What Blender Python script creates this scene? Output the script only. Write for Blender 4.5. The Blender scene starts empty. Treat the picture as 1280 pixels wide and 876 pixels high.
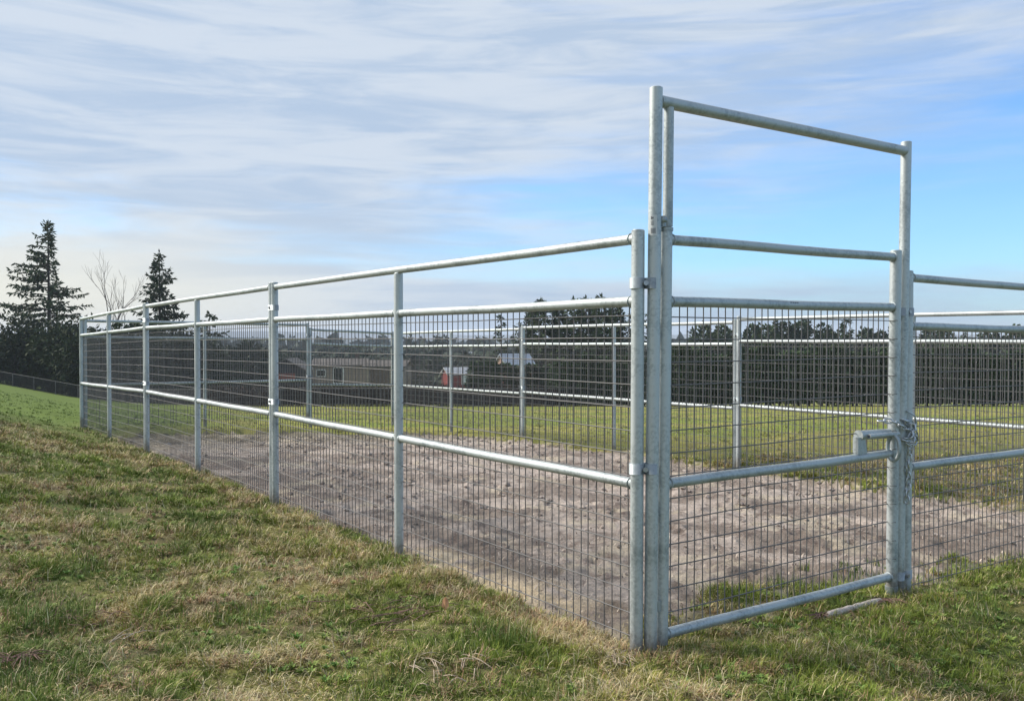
import bpy, math, random
import numpy as np
from mathutils import Vector
R = math.radians
scene = bpy.context.scene
col = scene.collection
rng = np.random.default_rng(7)
random.seed(7)
F = 1121.0; EYE = 1.37; HOR = 418.0

def at(px, py, Z):
    """a viewpoint pixel at depth Z as a place in the world"""
    return Vector(((px-640)/F*Z, Z, EYE-(py-HOR)/F*Z))

# ------------------------------------------------------------------ noise
_T = np.random.default_rng(3).random((256, 256))
def vnoise(x, y, seed=0):
    x = np.asarray(x, float)+seed*17.31; y = np.asarray(y, float)+seed*9.73
    xi = np.floor(x).astype(int); yi = np.floor(y).astype(int)
    fx = x-xi; fy = y-yi
    fx = fx*fx*(3-2*fx); fy = fy*fy*(3-2*fy)
    a = _T[xi & 255, yi & 255]; b = _T[(xi+1) & 255, yi & 255]
    c = _T[xi & 255, (yi+1) & 255]; d = _T[(xi+1) & 255, (yi+1) & 255]
    return (a*(1-fx)+b*fx)*(1-fy)+(c*(1-fx)+d*fx)*fy
def fbm(x, y, scale=1.0, octv=4, seed=0, gain=.5):
    s = 0; amp = 1; tot = 0
    c, n = math.cos(.6), math.sin(.6)
    x = np.asarray(x, float)/scale; y = np.asarray(y, float)/scale
    for i in range(octv):
        s = s+amp*vnoise(x, y, seed+i); tot += amp; amp *= gain
        x, y = (x*c-y*n)*2.03, (x*n+y*c)*2.03
    return s/tot
def smooth(t):
    t = np.clip(t, 0, 1); return t*t*(3-2*t)

# ------------------------------------------------------------------ layout
O = np.array([.546, 3.92]); D = np.array([-.574, .819]); G = np.array([.819, .574])
def P(s, t):
    p = O+D*s+G*t; return Vector((p[0], p[1], 0))
def st(x, y):
    dx = x-O[0]; dy = y-O[1]
    return dx*D[0]+dy*D[1], dx*G[0]+dy*G[1]
YARD_S = 13.5

def height0(x, y):
    x = np.asarray(x, float); y = np.asarray(y, float)
    s, t = st(x, y)
    sc = np.clip(s, 0, 14)/13.7; tc = np.clip(t, 0, 6.3)/6
    inner = -.19*tc**1.2-.13*sc**1.4-.06*sc*tc
    rat = np.clip(x/np.maximum(y, 1), -1, 1)
    k = .028+(.065-.028)*smooth((rat+.66)/.24)
    far = -np.maximum(0, y-15)
    far = np.maximum(far, -690)*k
    far = far-1.2*smooth((y-66)/30)*smooth((rat+.42)/.2)
    bank = .46*smooth(-t/2.3)*smooth((s-1.5)/8)*(1-smooth((s-15.2)/5))
    front = -.05*smooth((-s)/2.)
    return inner+far+bank+front
def turf_bump(x, y):
    s, t = st(x, y)
    dl = np.sqrt(np.minimum(s+.1, 0)**2+t**2); df = np.sqrt(np.minimum(t, 0)**2+s**2)
    k = smooth(np.minimum(dl, df)/.55)
    return ((fbm(x, y, .9, 3, 5)-.5)*.11+(fbm(x, y, .22, 3, 11)-.5)*.06)*(.15+.85*k)-.030*(1-k)
def yard_mask(x, y):
    """1 on bare dirt, 0 on grass"""
    s, t = st(x, y)
    n = (fbm(x, y, .8, 4, 21)-.5)
    d1 = t-.06+n*.12                                   # left side
    d2 = (5.75-t)+n*.7+(fbm(x, y, .22, 3, 23)-.5)*.3                                  # right side
    d3 = s-.20-n*.8-(fbm(x, y, .2, 3, 24)-.5)*.35-.12*smooth((1.6-np.abs(t-1.2))/1.2)    # by the gate
    d4 = (11.6-s)+n*2.2
    return np.minimum(np.minimum(d1, d2), np.minimum(d3, d4))
pits = []
_r = np.random.default_rng(5)
for i in range(2200):
    s = _r.uniform(.6, 12); t = _r.uniform(.15, 5.8)
    p = O+D*s+G*t
    pits.append((p[0], p[1], _r.uniform(.02, .045)+.06*_r.random()**3, _r.uniform(.006, .034)))
def dirt_bump(x, y):
    a = (fbm(x, y, .60, 6, 31, .6)-.5)*.13
    b = -np.abs(fbm(x, y, .16, 5, 37, .6)-.5)*.07
    return a+b-.01
def height(x, y):
    m = smooth(yard_mask(x, y)/.12+.5)
    far = 1-smooth((np.asarray(y, float)-25)/40)
    return height0(x, y)+(turf_bump(x, y)*(1-m)*far)+(dirt_bump(x, y)-.045)*m
def gz(x, y): return float(height(np.array([x]), np.array([y]))[0])
def gz0(x, y): return float(height0(np.array([x]), np.array([y]))[0])

# turf colours (linear albedo), shared by soil sheet and blades
def turf_fields(x, y):
    s, t = st(x, y)
    dry = fbm(x, y, .20, 4, 41)*.42+fbm(x, y, .65, 3, 43)*.33+fbm(x, y, 2.2, 3, 47)*.25
    # the middle foreground is drier, the left bank and the right by the gate greener
    dry = dry+.05*np.exp(-((x+.6)/1.3)**2)*(y < 6)-.09*smooth((x-.7)/.9)*(y < 7)-.06*smooth((y-5)/4)*(t < 0)-.03
    dry = dry+.12*np.exp(-((t+.12)/.16)**2)*(s > -.1)*(s < 9)
    dry = dry-.12*smooth((y-16)/14)
    brown = fbm(x, y, .20, 4, 53)
    return dry, brown
def mixc(a, b, k): return a+(b-a)*k[:, None]
C = lambda *v: np.array(v)
GREEN_D = C(.082, .138, .022); GREEN_B = C(.200, .265, .040); OLIVE = C(.245, .235, .055)
STRAW = C(.53, .455, .27); SOIL = C(.11, .085, .050); RUST = C(.23, .13, .08)

# ------------------------------------------------------------------ materials
def newmat(name):
    m = bpy.data.materials.new(name); m.use_nodes = True
    nt = m.node_tree; b = nt.nodes['Principled BSDF']
    return m, nt, b
def N(nt, typ, **kw):
    n = nt.nodes.new(typ)
    for k, v in kw.items(): setattr(n, k, v)
    return n
def ramp(nt, fac, stops):
    r = N(nt, 'ShaderNodeValToRGB'); e = r.color_ramp.elements
    while len(e) < len(stops): e.new(.5)
    for i, (p, c) in enumerate(stops):
        e[i].position = p; e[i].color = (*c, 1) if len(c) == 3 else c
    nt.links.new(fac, r.inputs[0]); return r.outputs[0]
def noise(nt, scale, detail=4, rough=.55, vec=None, dist=0):
    n = N(nt, 'ShaderNodeTexNoise'); n.inputs['Scale'].default_value = scale
    n.inputs['Detail'].default_value = detail; n.inputs['Roughness'].default_value = rough
    n.inputs['Distortion'].default_value = dist
    if vec: nt.links.new(vec, n.inputs['Vector'])
    return n.outputs['Fac']
def bump(nt, b, h, strength, dist):
    n = N(nt, 'ShaderNodeBump'); n.inputs['Strength'].default_value = strength
    n.inputs['Distance'].default_value = dist
    nt.links.new(h, n.inputs['Height']); nt.links.new(n.outputs[0], b.inputs['Normal'])
def noisy(name, c1, c2, scale=4, rough=.8, metal=0, bumpk=0, detail=5, spec=None):
    m, nt, b = newmat(name)
    tc = N(nt, 'ShaderNodeTexCoord').outputs['Object']
    f = noise(nt, scale, detail, .6, tc)
    nt.links.new(ramp(nt, f, [(.3, c1), (.7, c2)]), b.inputs['Base Color'])
    b.inputs['Roughness'].default_value = rough; b.inputs['Metallic'].default_value = metal
    if spec is not None: b.inputs['Specular IOR Level'].default_value = spec
    if bumpk: bump(nt, b, f, bumpk, .02)
    return m

def galvanised(name, c1, c2, r0, r1, metal, mudk=0):
    m, nt, b = newmat(name)
    tc = N(nt, 'ShaderNodeTexCoord').outputs['Object']
    big = noise(nt, 3.5, 4, .6, tc, .4)
    vor = N(nt, 'ShaderNodeTexVoronoi'); vor.inputs['Scale'].default_value = 95
    nt.links.new(tc, vor.inputs['Vector'])
    fine = noise(nt, 160, 3, .6, tc)
    sep = N(nt, 'ShaderNodeSeparateColor'); nt.links.new(vor.outputs['Color'], sep.inputs[0])
    mp = N(nt, 'ShaderNodeMapping'); mp.inputs['Scale'].default_value = (30, 30, 2.0)
    nt.links.new(tc, mp.inputs[0])
    streak = noise(nt, 1, 5, .6, mp.outputs[0])
    a = N(nt, 'ShaderNodeMath', operation='MULTIPLY_ADD'); a.inputs[1].default_value = .22
    nt.links.new(sep.outputs[0], a.inputs[0]); nt.links.new(big, a.inputs[2])
    a2 = N(nt, 'ShaderNodeMath', operation='MULTIPLY_ADD'); a2.inputs[1].default_value = .55
    nt.links.new(streak, a2.inputs[0]); nt.links.new(a.outputs[0], a2.inputs[2])
    nt.links.new(ramp(nt, a2.outputs[0], [(.50, c1), (.92, c2)]), b.inputs['Base Color'])
    sp = N(nt, 'ShaderNodeSeparateXYZ'); nt.links.new(tc, sp.inputs[0])
    lowz = N(nt, 'ShaderNodeMapRange'); lowz.inputs[1].default_value = .16; lowz.inputs[2].default_value = -.02
    nt.links.new(sp.outputs[2], lowz.inputs[0])
    mud = noise(nt, 28, 5, .7, tc)
    mm = N(nt, 'ShaderNodeMath', operation='MULTIPLY'); nt.links.new(lowz.outputs[0], mm.inputs[0]); nt.links.new(mud, mm.inputs[1])
    mk_ = N(nt, 'ShaderNodeMapRange'); mk_.inputs[1].default_value = .18; mk_.inputs[2].default_value = .42; mk_.inputs[4].default_value = mudk
    nt.links.new(mm.outputs[0], mk_.inputs[0])
    old = b.inputs['Base Color'].links[0].from_socket
    mix = N(nt, 'ShaderNodeMix', data_type='RGBA'); nt.links.new(mk_.outputs[0], mix.inputs[0]); nt.links.new(old, mix.inputs[6])
    mix.inputs[7].default_value = (.16, .12, .085, 1); nt.links.new(mix.outputs[2], b.inputs['Base Color'])
    mr = N(nt, 'ShaderNodeMapRange'); mr.inputs[3].default_value = r0; mr.inputs[4].default_value = r1
    nt.links.new(a2.outputs[0], mr.inputs[0]); mr.inputs[1].default_value = .4; mr.inputs[2].default_value = 1.1
    nt.links.new(mr.outputs[0], b.inputs['Roughness'])
    b.inputs['Metallic'].default_value = metal
    bump(nt, b, fine, .12, .002)
    return m
M = {}
M['galv'] = galvanised('galvanised_steel', (.19, .225, .235), (.45, .49, .49), .46, .66, .62)
M['galv_post'] = galvanised('galvanised_post', (.22, .255, .265), (.52, .56, .56), .44, .64, .62, .6)
M['wire'] = galvanised('galvanised_wire', (.085, .083, .083), (.15, .148, .145), .5, .65, .35)
M['galv_wire_clean'] = galvanised('chain_zinc', (.28, .30, .32), (.55, .57, .58), .25, .38, .85)
M['clamp'] = galvanised('clamp_steel', (.18, .21, .22), (.34, .38, .39), .4, .55, .6)
M['bolt'] = noisy('bolt_steel', (.30, .30, .31), (.5, .5, .5), 60, .4, .8)
M['sticker'] = noisy('sticker_paper', (.50, .52, .52), (.60, .62, .62), 60, .6)
M['ink'] = noisy('sticker_ink', (.06, .07, .09), (.12, .13, .15), 60, .6)
M['black'] = noisy('black_mesh', (.010, .011, .012), (.022, .023, .025), 3, .7)
M['fpost'] = noisy('fence_post_grey', (.10, .10, .10), (.17, .17, .16), 3, .8)
M['concrete'] = noisy('pale_weathered_wood', (.30, .25, .21), (.70, .64, .57), 30, .9, 0, .6)

def foliage(name, c1, c2, trans=0):
    m, nt, b = newmat(name)
    tc = N(nt, 'ShaderNodeTexCoord').outputs['Object']
    oi = N(nt, 'ShaderNodeObjectInfo')
    f = noise(nt, .9, 3, .6, tc)
    g = N(nt, 'ShaderNodeNewGeometry')
    ad = N(nt, 'ShaderNodeMath', operation='MULTIPLY_ADD'); ad.inputs[1].default_value = .35
    nt.links.new(g.outputs['Random Per Island'], ad.inputs[0]); nt.links.new(f, ad.inputs[2])
    ad2 = N(nt, 'ShaderNodeMath', operation='MULTIPLY_ADD'); ad2.inputs[1].default_value = .36
    nt.links.new(oi.outputs['Random'], ad2.inputs[0]); nt.links.new(ad.outputs[0], ad2.inputs[2])
    nt.links.new(ramp(nt, ad2.outputs[0], [(.45, c1), (1.1 if False else .98, c2)]), b.inputs['Base Color'])
    b.inputs['Roughness'].default_value = .75; b.inputs['Specular IOR Level'].default_value = .15
    return m
M['fir'] = foliage('fir_needles', (.013, .027, .013), (.055, .080, .034))
M['hedge'] = foliage('hedge_needles', (.018, .038, .020), (.075, .112, .055))
M['bush'] = foliage('dark_bush_leaves', (.012, .022, .010), (.040, .056, .022))
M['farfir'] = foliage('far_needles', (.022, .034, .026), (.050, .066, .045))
M['bramble'] = foliage('bramble_stems', (.028, .022, .018), (.085, .060, .050))
M['twigs'] = foliage('bare_twigs', (.07, .055, .047), (.14, .115, .095))
M['bark'] = noisy('bark', (.030, .024, .020), (.075, .060, .050), 5, .9)
M['bark_pale'] = noisy('bark_pale', (.08, .067, .058), (.16, .135, .115), 5, .9)
M['red'] = noisy('red_siding', (.17, .03, .03), (.26, .05, .045), 1.5, .7)
M['rust'] = noisy('brown_red_siding', (.20, .06, .05), (.27, .09, .07), 1.5, .7)
M['pinktan'] = noisy('tan_gable_siding', (.36, .24, .19), (.46, .32, .26), 1.5, .7)
M['tan'] = noisy('tan_siding', (.24, .20, .165), (.34, .29, .24), 1.0, .8)
M['brown'] = noisy('brown_boards', (.10, .075, .06), (.16, .12, .10), 1.0, .8)
M['darkwall'] = noisy('dark_siding', (.035, .035, .042), (.06, .06, .07), 1.0, .8)
M['roofwhite'] = noisy('white_metal_roof', (.34, .35, .37), (.48, .49, .50), 1.0, .7)
M['roofblue'] = noisy('grey_metal_roof', (.26, .30, .36), (.38, .42, .48), 1.0, .5)
M['roofgrey'] = noisy('brown_shingle_roof', (.075, .066, .06), (.13, .115, .10), 1.0, .8)
M['trim'] = noisy('pale_trim', (.6, .6, .58), (.75, .75, .73), 1.0, .6)
M['glass'] = noisy('dark_glass', (.012, .014, .018), (.03, .035, .04), 1.0, .15)
M['carwhite'] = noisy('white_car_paint', (.72, .73, .74), (.78, .79, .80), 1.0, .3)
M['tyre'] = noisy('tyre_rubber', (.015, .015, .015), (.03, .03, .03), 3, .9)
M['leafbrown'] = noisy('dry_leaf', (.42, .20, .09), (.60, .32, .16), 30, .8)
M['stem'] = noisy('dry_stem', (.34, .26, .19), (.52, .43, .32), 20, .9)
M['redstem'] = noisy('red_dead_stem', (.13, .07, .055), (.26, .16, .12), 20, .9)
M['hill'] = noisy('distant_ridge_forest', (.035, .05, .045), (.05, .065, .055), .003, 1)

def attr_mat(name, fine=60, bumpk=.3, bdist=.02, rough=.95, var=.35, trans=False):
    m, nt, b = newmat(name)
    at_ = N(nt, 'ShaderNodeAttribute'); at_.attribute_name = 'Col'
    tc = N(nt, 'ShaderNodeTexCoord').outputs['Object']
    f = noise(nt, fine, 6, .7, tc)
    f2 = noise(nt, fine*.18, 5, .65, tc)
    mm = N(nt, 'ShaderNodeMath', operation='ADD'); nt.links.new(f, mm.inputs[0]); nt.links.new(f2, mm.inputs[1])
    mr = N(nt, 'ShaderNodeMapRange'); mr.inputs[1].default_value = .6; mr.inputs[2].default_value = 1.4
    mr.inputs[3].default_value = 1-var; mr.inputs[4].default_value = 1+var
    nt.links.new(mm.outputs[0], mr.inputs[0])
    mx = N(nt, 'ShaderNodeVectorMath', operation='SCALE')
    nt.links.new(at_.outputs['Color'], mx.inputs[0]); nt.links.new(mr.outputs[0], mx.inputs['Scale'])
    nt.links.new(mx.outputs[0], b.inputs['Base Color'])
    b.inputs['Roughness'].default_value = rough; b.inputs['Specular IOR Level'].default_value = .12
    if bumpk: bump(nt, b, mm.outputs[0], bumpk, bdist)
    return m
M['ground'] = attr_mat('turf_soil', 45, .5, .02)
M['dirt'] = attr_mat('bare_dirt', 60, 1.0, .045, .97, .5)
M['blade'] = attr_mat('grass_blades', 9, 0, 0, .7, .25)
M['blade'].node_tree.nodes['Principled BSDF'].inputs['Specular IOR Level'].default_value = .25

# ------------------------------------------------------------------ mesh helpers
def tag(o, label=None, cat=None, group=None, kind=None):
    if label: o['label'] = label
    if cat: o['category'] = cat
    if group: o['group'] = group
    if kind: o['kind'] = kind
    return o
def empty(name, loc=(0, 0, 0), rz=0):
    o = bpy.data.objects.new(name, None); col.objects.link(o)
    o.location = loc; o.rotation_euler = (0, 0, rz); o.empty_display_size = .1
    return o
class MB:
    def __init__(s): s.v = []; s.f = []; s.sm = []
    def box(s, c, size, rz=0, flat=True):
        cx, cy, cz = c; a, b, d = [q/2 for q in size]; n = len(s.v)
        cr, sr = math.cos(rz), math.sin(rz)
        for z in (-d, d):
            for x, y in ((-a, -b), (a, -b), (a, b), (-a, b)):
                s.v.append((cx+x*cr-y*sr, cy+x*sr+y*cr, cz+z))
        for q in ((0, 3, 2, 1), (4, 5, 6, 7), (0, 1, 5, 4), (1, 2, 6, 5), (2, 3, 7, 6), (3, 0, 4, 7)):
            s.f.append(tuple(n+i for i in q)); s.sm.append(False)
    def tube(s, pts, r, n=10, caps=True, close=False):
        pts = [Vector(p) for p in pts]; rs = r if isinstance(r, (list, tuple)) else [r]*len(pts)
        L = len(pts); base = len(s.v); up = None
        for i, p in enumerate(pts):
            if close: t = pts[(i+1) % L]-pts[i-1]
            else: t = pts[min(i+1, L-1)]-pts[max(i-1, 0)]
            if t.length < 1e-9: t = Vector((0, 0, 1))
            t.normalize()
            if up is None:
                up = Vector((0, 0, 1)) if abs(t.z) < .9 else Vector((1, 0, 0))
            a = up-t*up.dot(t)
            if a.length < 1e-6: a = Vector((1, 0, 0))-t*t.x
            a.normalize(); b = t.cross(a); up = a
            for k in range(n):
                w = 2*math.pi*k/n
                q = p+a*math.cos(w)*rs[i]+b*math.sin(w)*rs[i]
                s.v.append(tuple(q))
        m = L if close else L-1
        for i in range(m):
            for k in range(n):
                i0 = base+i*n; i1 = base+((i+1) % L)*n; k1 = (k+1) % n
                s.f.append((i0+k, i0+k1, i1+k1, i1+k)); s.sm.append(True)
        if caps and not close:
            for ring, rev in ((0, True), (L-1, False)):
                idx = []
                for k in range(n):
                    s.v.append(s.v[base+ring*n+k]); idx.append(len(s.v)-1)
                s.f.append(tuple(reversed(idx)) if rev else tuple(idx)); s.sm.append(False)
    def quad(s, a, b, c, d):
        n = len(s.v); s.v += [tuple(a), tuple(b), tuple(c), tuple(d)]; s.f.append((n, n+1, n+2, n+3)); s.sm.append(False)
    def tri(s, a, b, c):
        n = len(s.v); s.v += [tuple(a), tuple(b), tuple(c)]; s.f.append((n, n+1, n+2)); s.sm.append(False)
    def sphere(s, c, r, n=10):
        base = len(s.v); rows = n//2
        for i in range(rows+1):
            ph = math.pi*i/rows
            for k in range(n):
                w = 2*math.pi*k/n
                s.v.append((c[0]+r*math.sin(ph)*math.cos(w), c[1]+r*math.sin(ph)*math.sin(w), c[2]+r*math.cos(ph)))
        for i in range(rows):
            for k in range(n):
                k1 = (k+1) % n
                s.f.append((base+i*n+k, base+(i+1)*n+k, base+(i+1)*n+k1, base+i*n+k1)); s.sm.append(True)
    def build(s, name, mat, parent=None):
        me = bpy.data.meshes.new(name); me.from_pydata(s.v, [], s.f)
        me.polygons.foreach_set('use_smooth', s.sm)
        me.materials.append(mat); me.update()
        o = bpy.data.objects.new(name, me); col.objects.link(o)
        if parent: o.parent = parent
        return o
def np_mesh(name, verts, faces_list, mat, colors=None, smooth_=False, parent=None):
    """faces_list: list of (n,k) int arrays"""
    me = bpy.data.meshes.new(name)
    me.vertices.add(len(verts)); me.vertices.foreach_set('co', np.ascontiguousarray(verts, np.float32).ravel())
    loops = np.concatenate([f.ravel() for f in faces_list]).astype(np.int32)
    tot = np.concatenate([np.full(len(f), f.shape[1], np.int32) for f in faces_list])
    start = np.concatenate([[0], np.cumsum(tot)[:-1]]).astype(np.int32)
    me.loops.add(len(loops)); me.loops.foreach_set('vertex_index', loops)
    me.polygons.add(len(tot)); me.polygons.foreach_set('loop_start', start)
    me.polygons.foreach_set('loop_total', tot)
    me.polygons.foreach_set('use_smooth', np.full(len(tot), smooth_))
    me.update(calc_edges=True)
    if colors is not None:
        a = me.color_attributes.new('Col', 'FLOAT_COLOR', 'POINT')
        c4 = np.ones((len(verts), 4), np.float32); c4[:, :3] = colors
        a.data.foreach_set('color', c4.ravel())
    me.materials.append(mat); me.validate()
    o = bpy.data.objects.new(name, me); col.objects.link(o)
    if parent: o.parent = parent
    return o

# ------------------------------------------------------------------ ground sheet
def lines(segs):
    out = []
    for a, b, st_ in segs:
        out += list(np.arange(a, b-1e-6, st_))
    return np.array(sorted(set(np.round(out, 4))))
xs = np.concatenate([-np.geomspace(900, 13, 40), lines([(-12.6, -8, .15), (-8, -3, .06), (-3, 4.6, .032), (4.6, 8, .08), (8, 13, .25)]), np.geomspace(13.5, 900, 40)])
ys = np.concatenate([[-60, -20, -6, -2, 0, 1, 1.6], lines([(2.0, 3.0, .05), (3.0, 8, .032), (8, 14, .07), (14, 24, .16), (24, 60, .8)]), np.geomspace(61, 2500, 60)])
X, Y = np.meshgrid(xs, ys, indexing='ij')
xf, yf = X.ravel(), Y.ravel()
mask = yard_mask(xf, yf)
# slide the vertices next to the dirt edge onto it, so that the edge runs smoothly
_m2 = mask.reshape(X.shape); _gx = np.gradient(_m2, xs, axis=0); _gy = np.gradient(_m2, ys, axis=1)
_g2 = np.maximum(_gx**2+_gy**2, .04); _dx = -_m2*_gx/_g2; _dy = -_m2*_gy/_g2
_cx = np.gradient(xs)[:, None]*.48; _cy = np.gradient(ys)[None, :]*.48
_k = (np.abs(_dx) < _cx) & (np.abs(_dy) < _cy)
xf = (X+_dx*_k).ravel(); yf = (Y+_dy*_k).ravel()
mask = np.where(_k.ravel(), 0.0, mask)
zf = height(xf, yf)
for px_, py_, pr, pd in pits:
    i0 = np.searchsorted(xs, px_-2.5*pr); i1 = np.searchsorted(xs, px_+2.5*pr)
    j0 = np.searchsorted(ys, py_-2.5*pr); j1 = np.searchsorted(ys, py_+2.5*pr)
    if i1 <= i0 or j1 <= j0: continue
    ii, jj = np.meshgrid(np.arange(i0, i1), np.arange(j0, j1), indexing='ij')
    r2 = ((xs[ii]-px_)**2+(ys[jj]-py_)**2)/pr**2
    dz = -pd*np.exp(-r2*1.3)+pd*.5*np.exp(-(np.sqrt(r2)-1.4)**2*5)
    idx = (ii*len(ys)+jj).ravel()
    zf[idx] += dz.ravel()*smooth(mask[idx]/.15)
dry, brown = turf_fields(xf, yf)
base = mixc(np.tile(GREEN_D*.9, (len(xf), 1)), OLIVE*.85, smooth((dry-.35)/.25))
base = mixc(base, np.tile(SOIL*1.1, (len(xf), 1)), .38+smooth((brown-.52)/.15)*.4+.25*(fbm(xf, yf, .09, 3, 59)-.5))
farf = smooth((yf-9)/10)
fieldc = mixc(np.tile(C(.17, .20, .040), (len(xf), 1)), C(.25, .235, .065), smooth((fbm(xf, yf, 3.5, 4, 61)-.38)/.25))
leftl = (smooth((-xf/np.maximum(yf, 1)-.30)/.1))
fieldc = mixc(fieldc, np.tile(C(.105, .15, .028), (len(xf), 1))*(.85+.3*fbm(xf, yf, 2.0, 4, 66))[:, None], leftl)
gcol = mixc(base, fieldc, farf)
# bare dirt: grey-brown with damp darker and dusty paler patches, a strip of spilt sawdust along the left edge
ss, tt = st(xf, yf)
dcol = mixc(np.tile(C(.33, .272, .228), (len(xf), 1)), C(.58, .49, .42), smooth((fbm(xf, yf, .5, 5, 71)-.36)/.28))
dcol = mixc(dcol, np.tile(C(.17, .125, .105), (len(xf), 1)), smooth((fbm(xf, yf, .07, 5, 77)-.57)/.10)*.6)
saw = np.exp(-((tt-.20-.05*np.sin(ss*3))/.24)**2)*smooth((ss-.45)/.5)*(1-smooth((ss-2.2)/.4))*smooth((fbm(xf, yf, .13, 4, 79)-.34)/.14)
dcol = mixc(dcol, np.tile(C(.78, .63, .42), (len(xf), 1)), saw)
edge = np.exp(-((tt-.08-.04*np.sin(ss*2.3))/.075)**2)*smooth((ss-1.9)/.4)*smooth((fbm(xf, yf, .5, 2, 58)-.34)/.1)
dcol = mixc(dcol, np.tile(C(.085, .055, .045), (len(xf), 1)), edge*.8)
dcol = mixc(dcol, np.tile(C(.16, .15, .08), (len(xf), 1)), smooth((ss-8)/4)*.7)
pal = smooth((fbm(xf, yf, .4, 5, 84, .65)-.60)/.07)*.7
dcol = mixc(dcol, np.tile(C(.62, .53, .40), (len(xf), 1)), pal)
rim = smooth((mask+.16)/.16)*(mask < 0)
gcol = mixc(gcol, dcol*.8, rim*.75*(yf < 20))
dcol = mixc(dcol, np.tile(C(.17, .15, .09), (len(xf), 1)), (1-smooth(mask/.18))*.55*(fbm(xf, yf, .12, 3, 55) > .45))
verts = np.stack([xf, yf, zf], 1)
nx, ny = len(xs), len(ys)
I, J = np.meshgrid(np.arange(nx-1), np.arange(ny-1), indexing='ij')
a = (I*ny+J).ravel(); quads = np.stack([a, a+ny, a+ny+1, a+1], 1)
fm = mask[quads].mean(1) > 0
def submesh(name, q, colors, mat):
    used, inv = np.unique(q, return_inverse=True)
    return np_mesh(name, verts[used], [inv.reshape(-1, 4)], mat, colors[used], True)
tag(submesh('ground', quads[~fm], gcol, M['ground']), kind='structure')
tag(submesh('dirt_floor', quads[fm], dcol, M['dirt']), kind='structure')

# ------------------------------------------------------------------ grass
def blades(name, x, y, length, width, lean, az, colr, z=None, lift=0):
    n = len(x)
    z = height(x, y)-.006+lift if z is None else z
    ca, sa = np.cos(az), np.sin(az)
    wx, wy = -sa*width/2, ca*width/2
    l1 = lean*.55; l2 = np.minimum(lean*1.25, 1.56)
    mx = x+ca*np.sin(l1)*length*.5; my = y+sa*np.sin(l1)*length*.5; mz = z+np.cos(l1)*length*.5
    tx = mx+ca*np.sin(l2)*length*.5; ty = my+sa*np.sin(l2)*length*.5; tz = mz+np.cos(l2)*length*.5
    v = np.empty((n, 5, 3), np.float32)
    v[:, 0] = np.stack([x-wx, y-wy, z], 1); v[:, 1] = np.stack([x+wx, y+wy, z], 1)
    v[:, 2] = np.stack([mx+wx*.75, my+wy*.75, mz], 1); v[:, 3] = np.stack([mx-wx*.75, my-wy*.75, mz], 1)
    v[:, 4] = np.stack([tx, ty, tz], 1)
    b = np.arange(n)*5
    q = np.stack([b, b+1, b+2, b+3], 1); t = np.stack([b+3, b+2, b+4], 1)
    cc = np.repeat(colr, 5, 0)
    o = np_mesh(name, v.reshape(-1, 3), [q, t], M['blade'], cc, False)
    return o
def spread(n, z0, z1, pw, side=.72):
    """ground points, thinning with distance from the viewing side"""
    u = rng.random(n)
    e = 2-pw
    Z = (z0**e+(z1**e-z0**e)*u)**(1/e)
    x = (rng.random(n)*2-1)*side*Z
    return x, Z
def grow(n, z0, z1, pw):
    x, y = spread(n, z0, z1, pw)
    k = yard_mask(x, y) < rng.normal(0, .035, n)
    return x[k], y[k]
def blade_color(x, y, straw):
    dry, brown = turf_fields(x, y)
    n = len(x)
    r = rng.random(n)
    g = mixc(np.tile(GREEN_D, (n, 1)), GREEN_B, np.clip(fbm(x, y, .30, 3, 81)*1.9-.5+rng.normal(0, .2, n), 0, 1))
    g = mixc(g, np.tile(OLIVE*1.05, (n, 1)), np.clip(smooth((dry-.36)/.26)*.9+rng.normal(0, .15, n), 0, 1))
    s_ = np.tile(STRAW, (n, 1))*(.45+.75*rng.random(n))[:, None]
    s_ = mixc(s_, np.tile(RUST*1.3, (n, 1)), ((rng.random(n) < .18) | ((brown > .60) & (rng.random(n) < .5))).astype(float)*.8)
    return mixc(g, s_, straw.astype(float))
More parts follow.
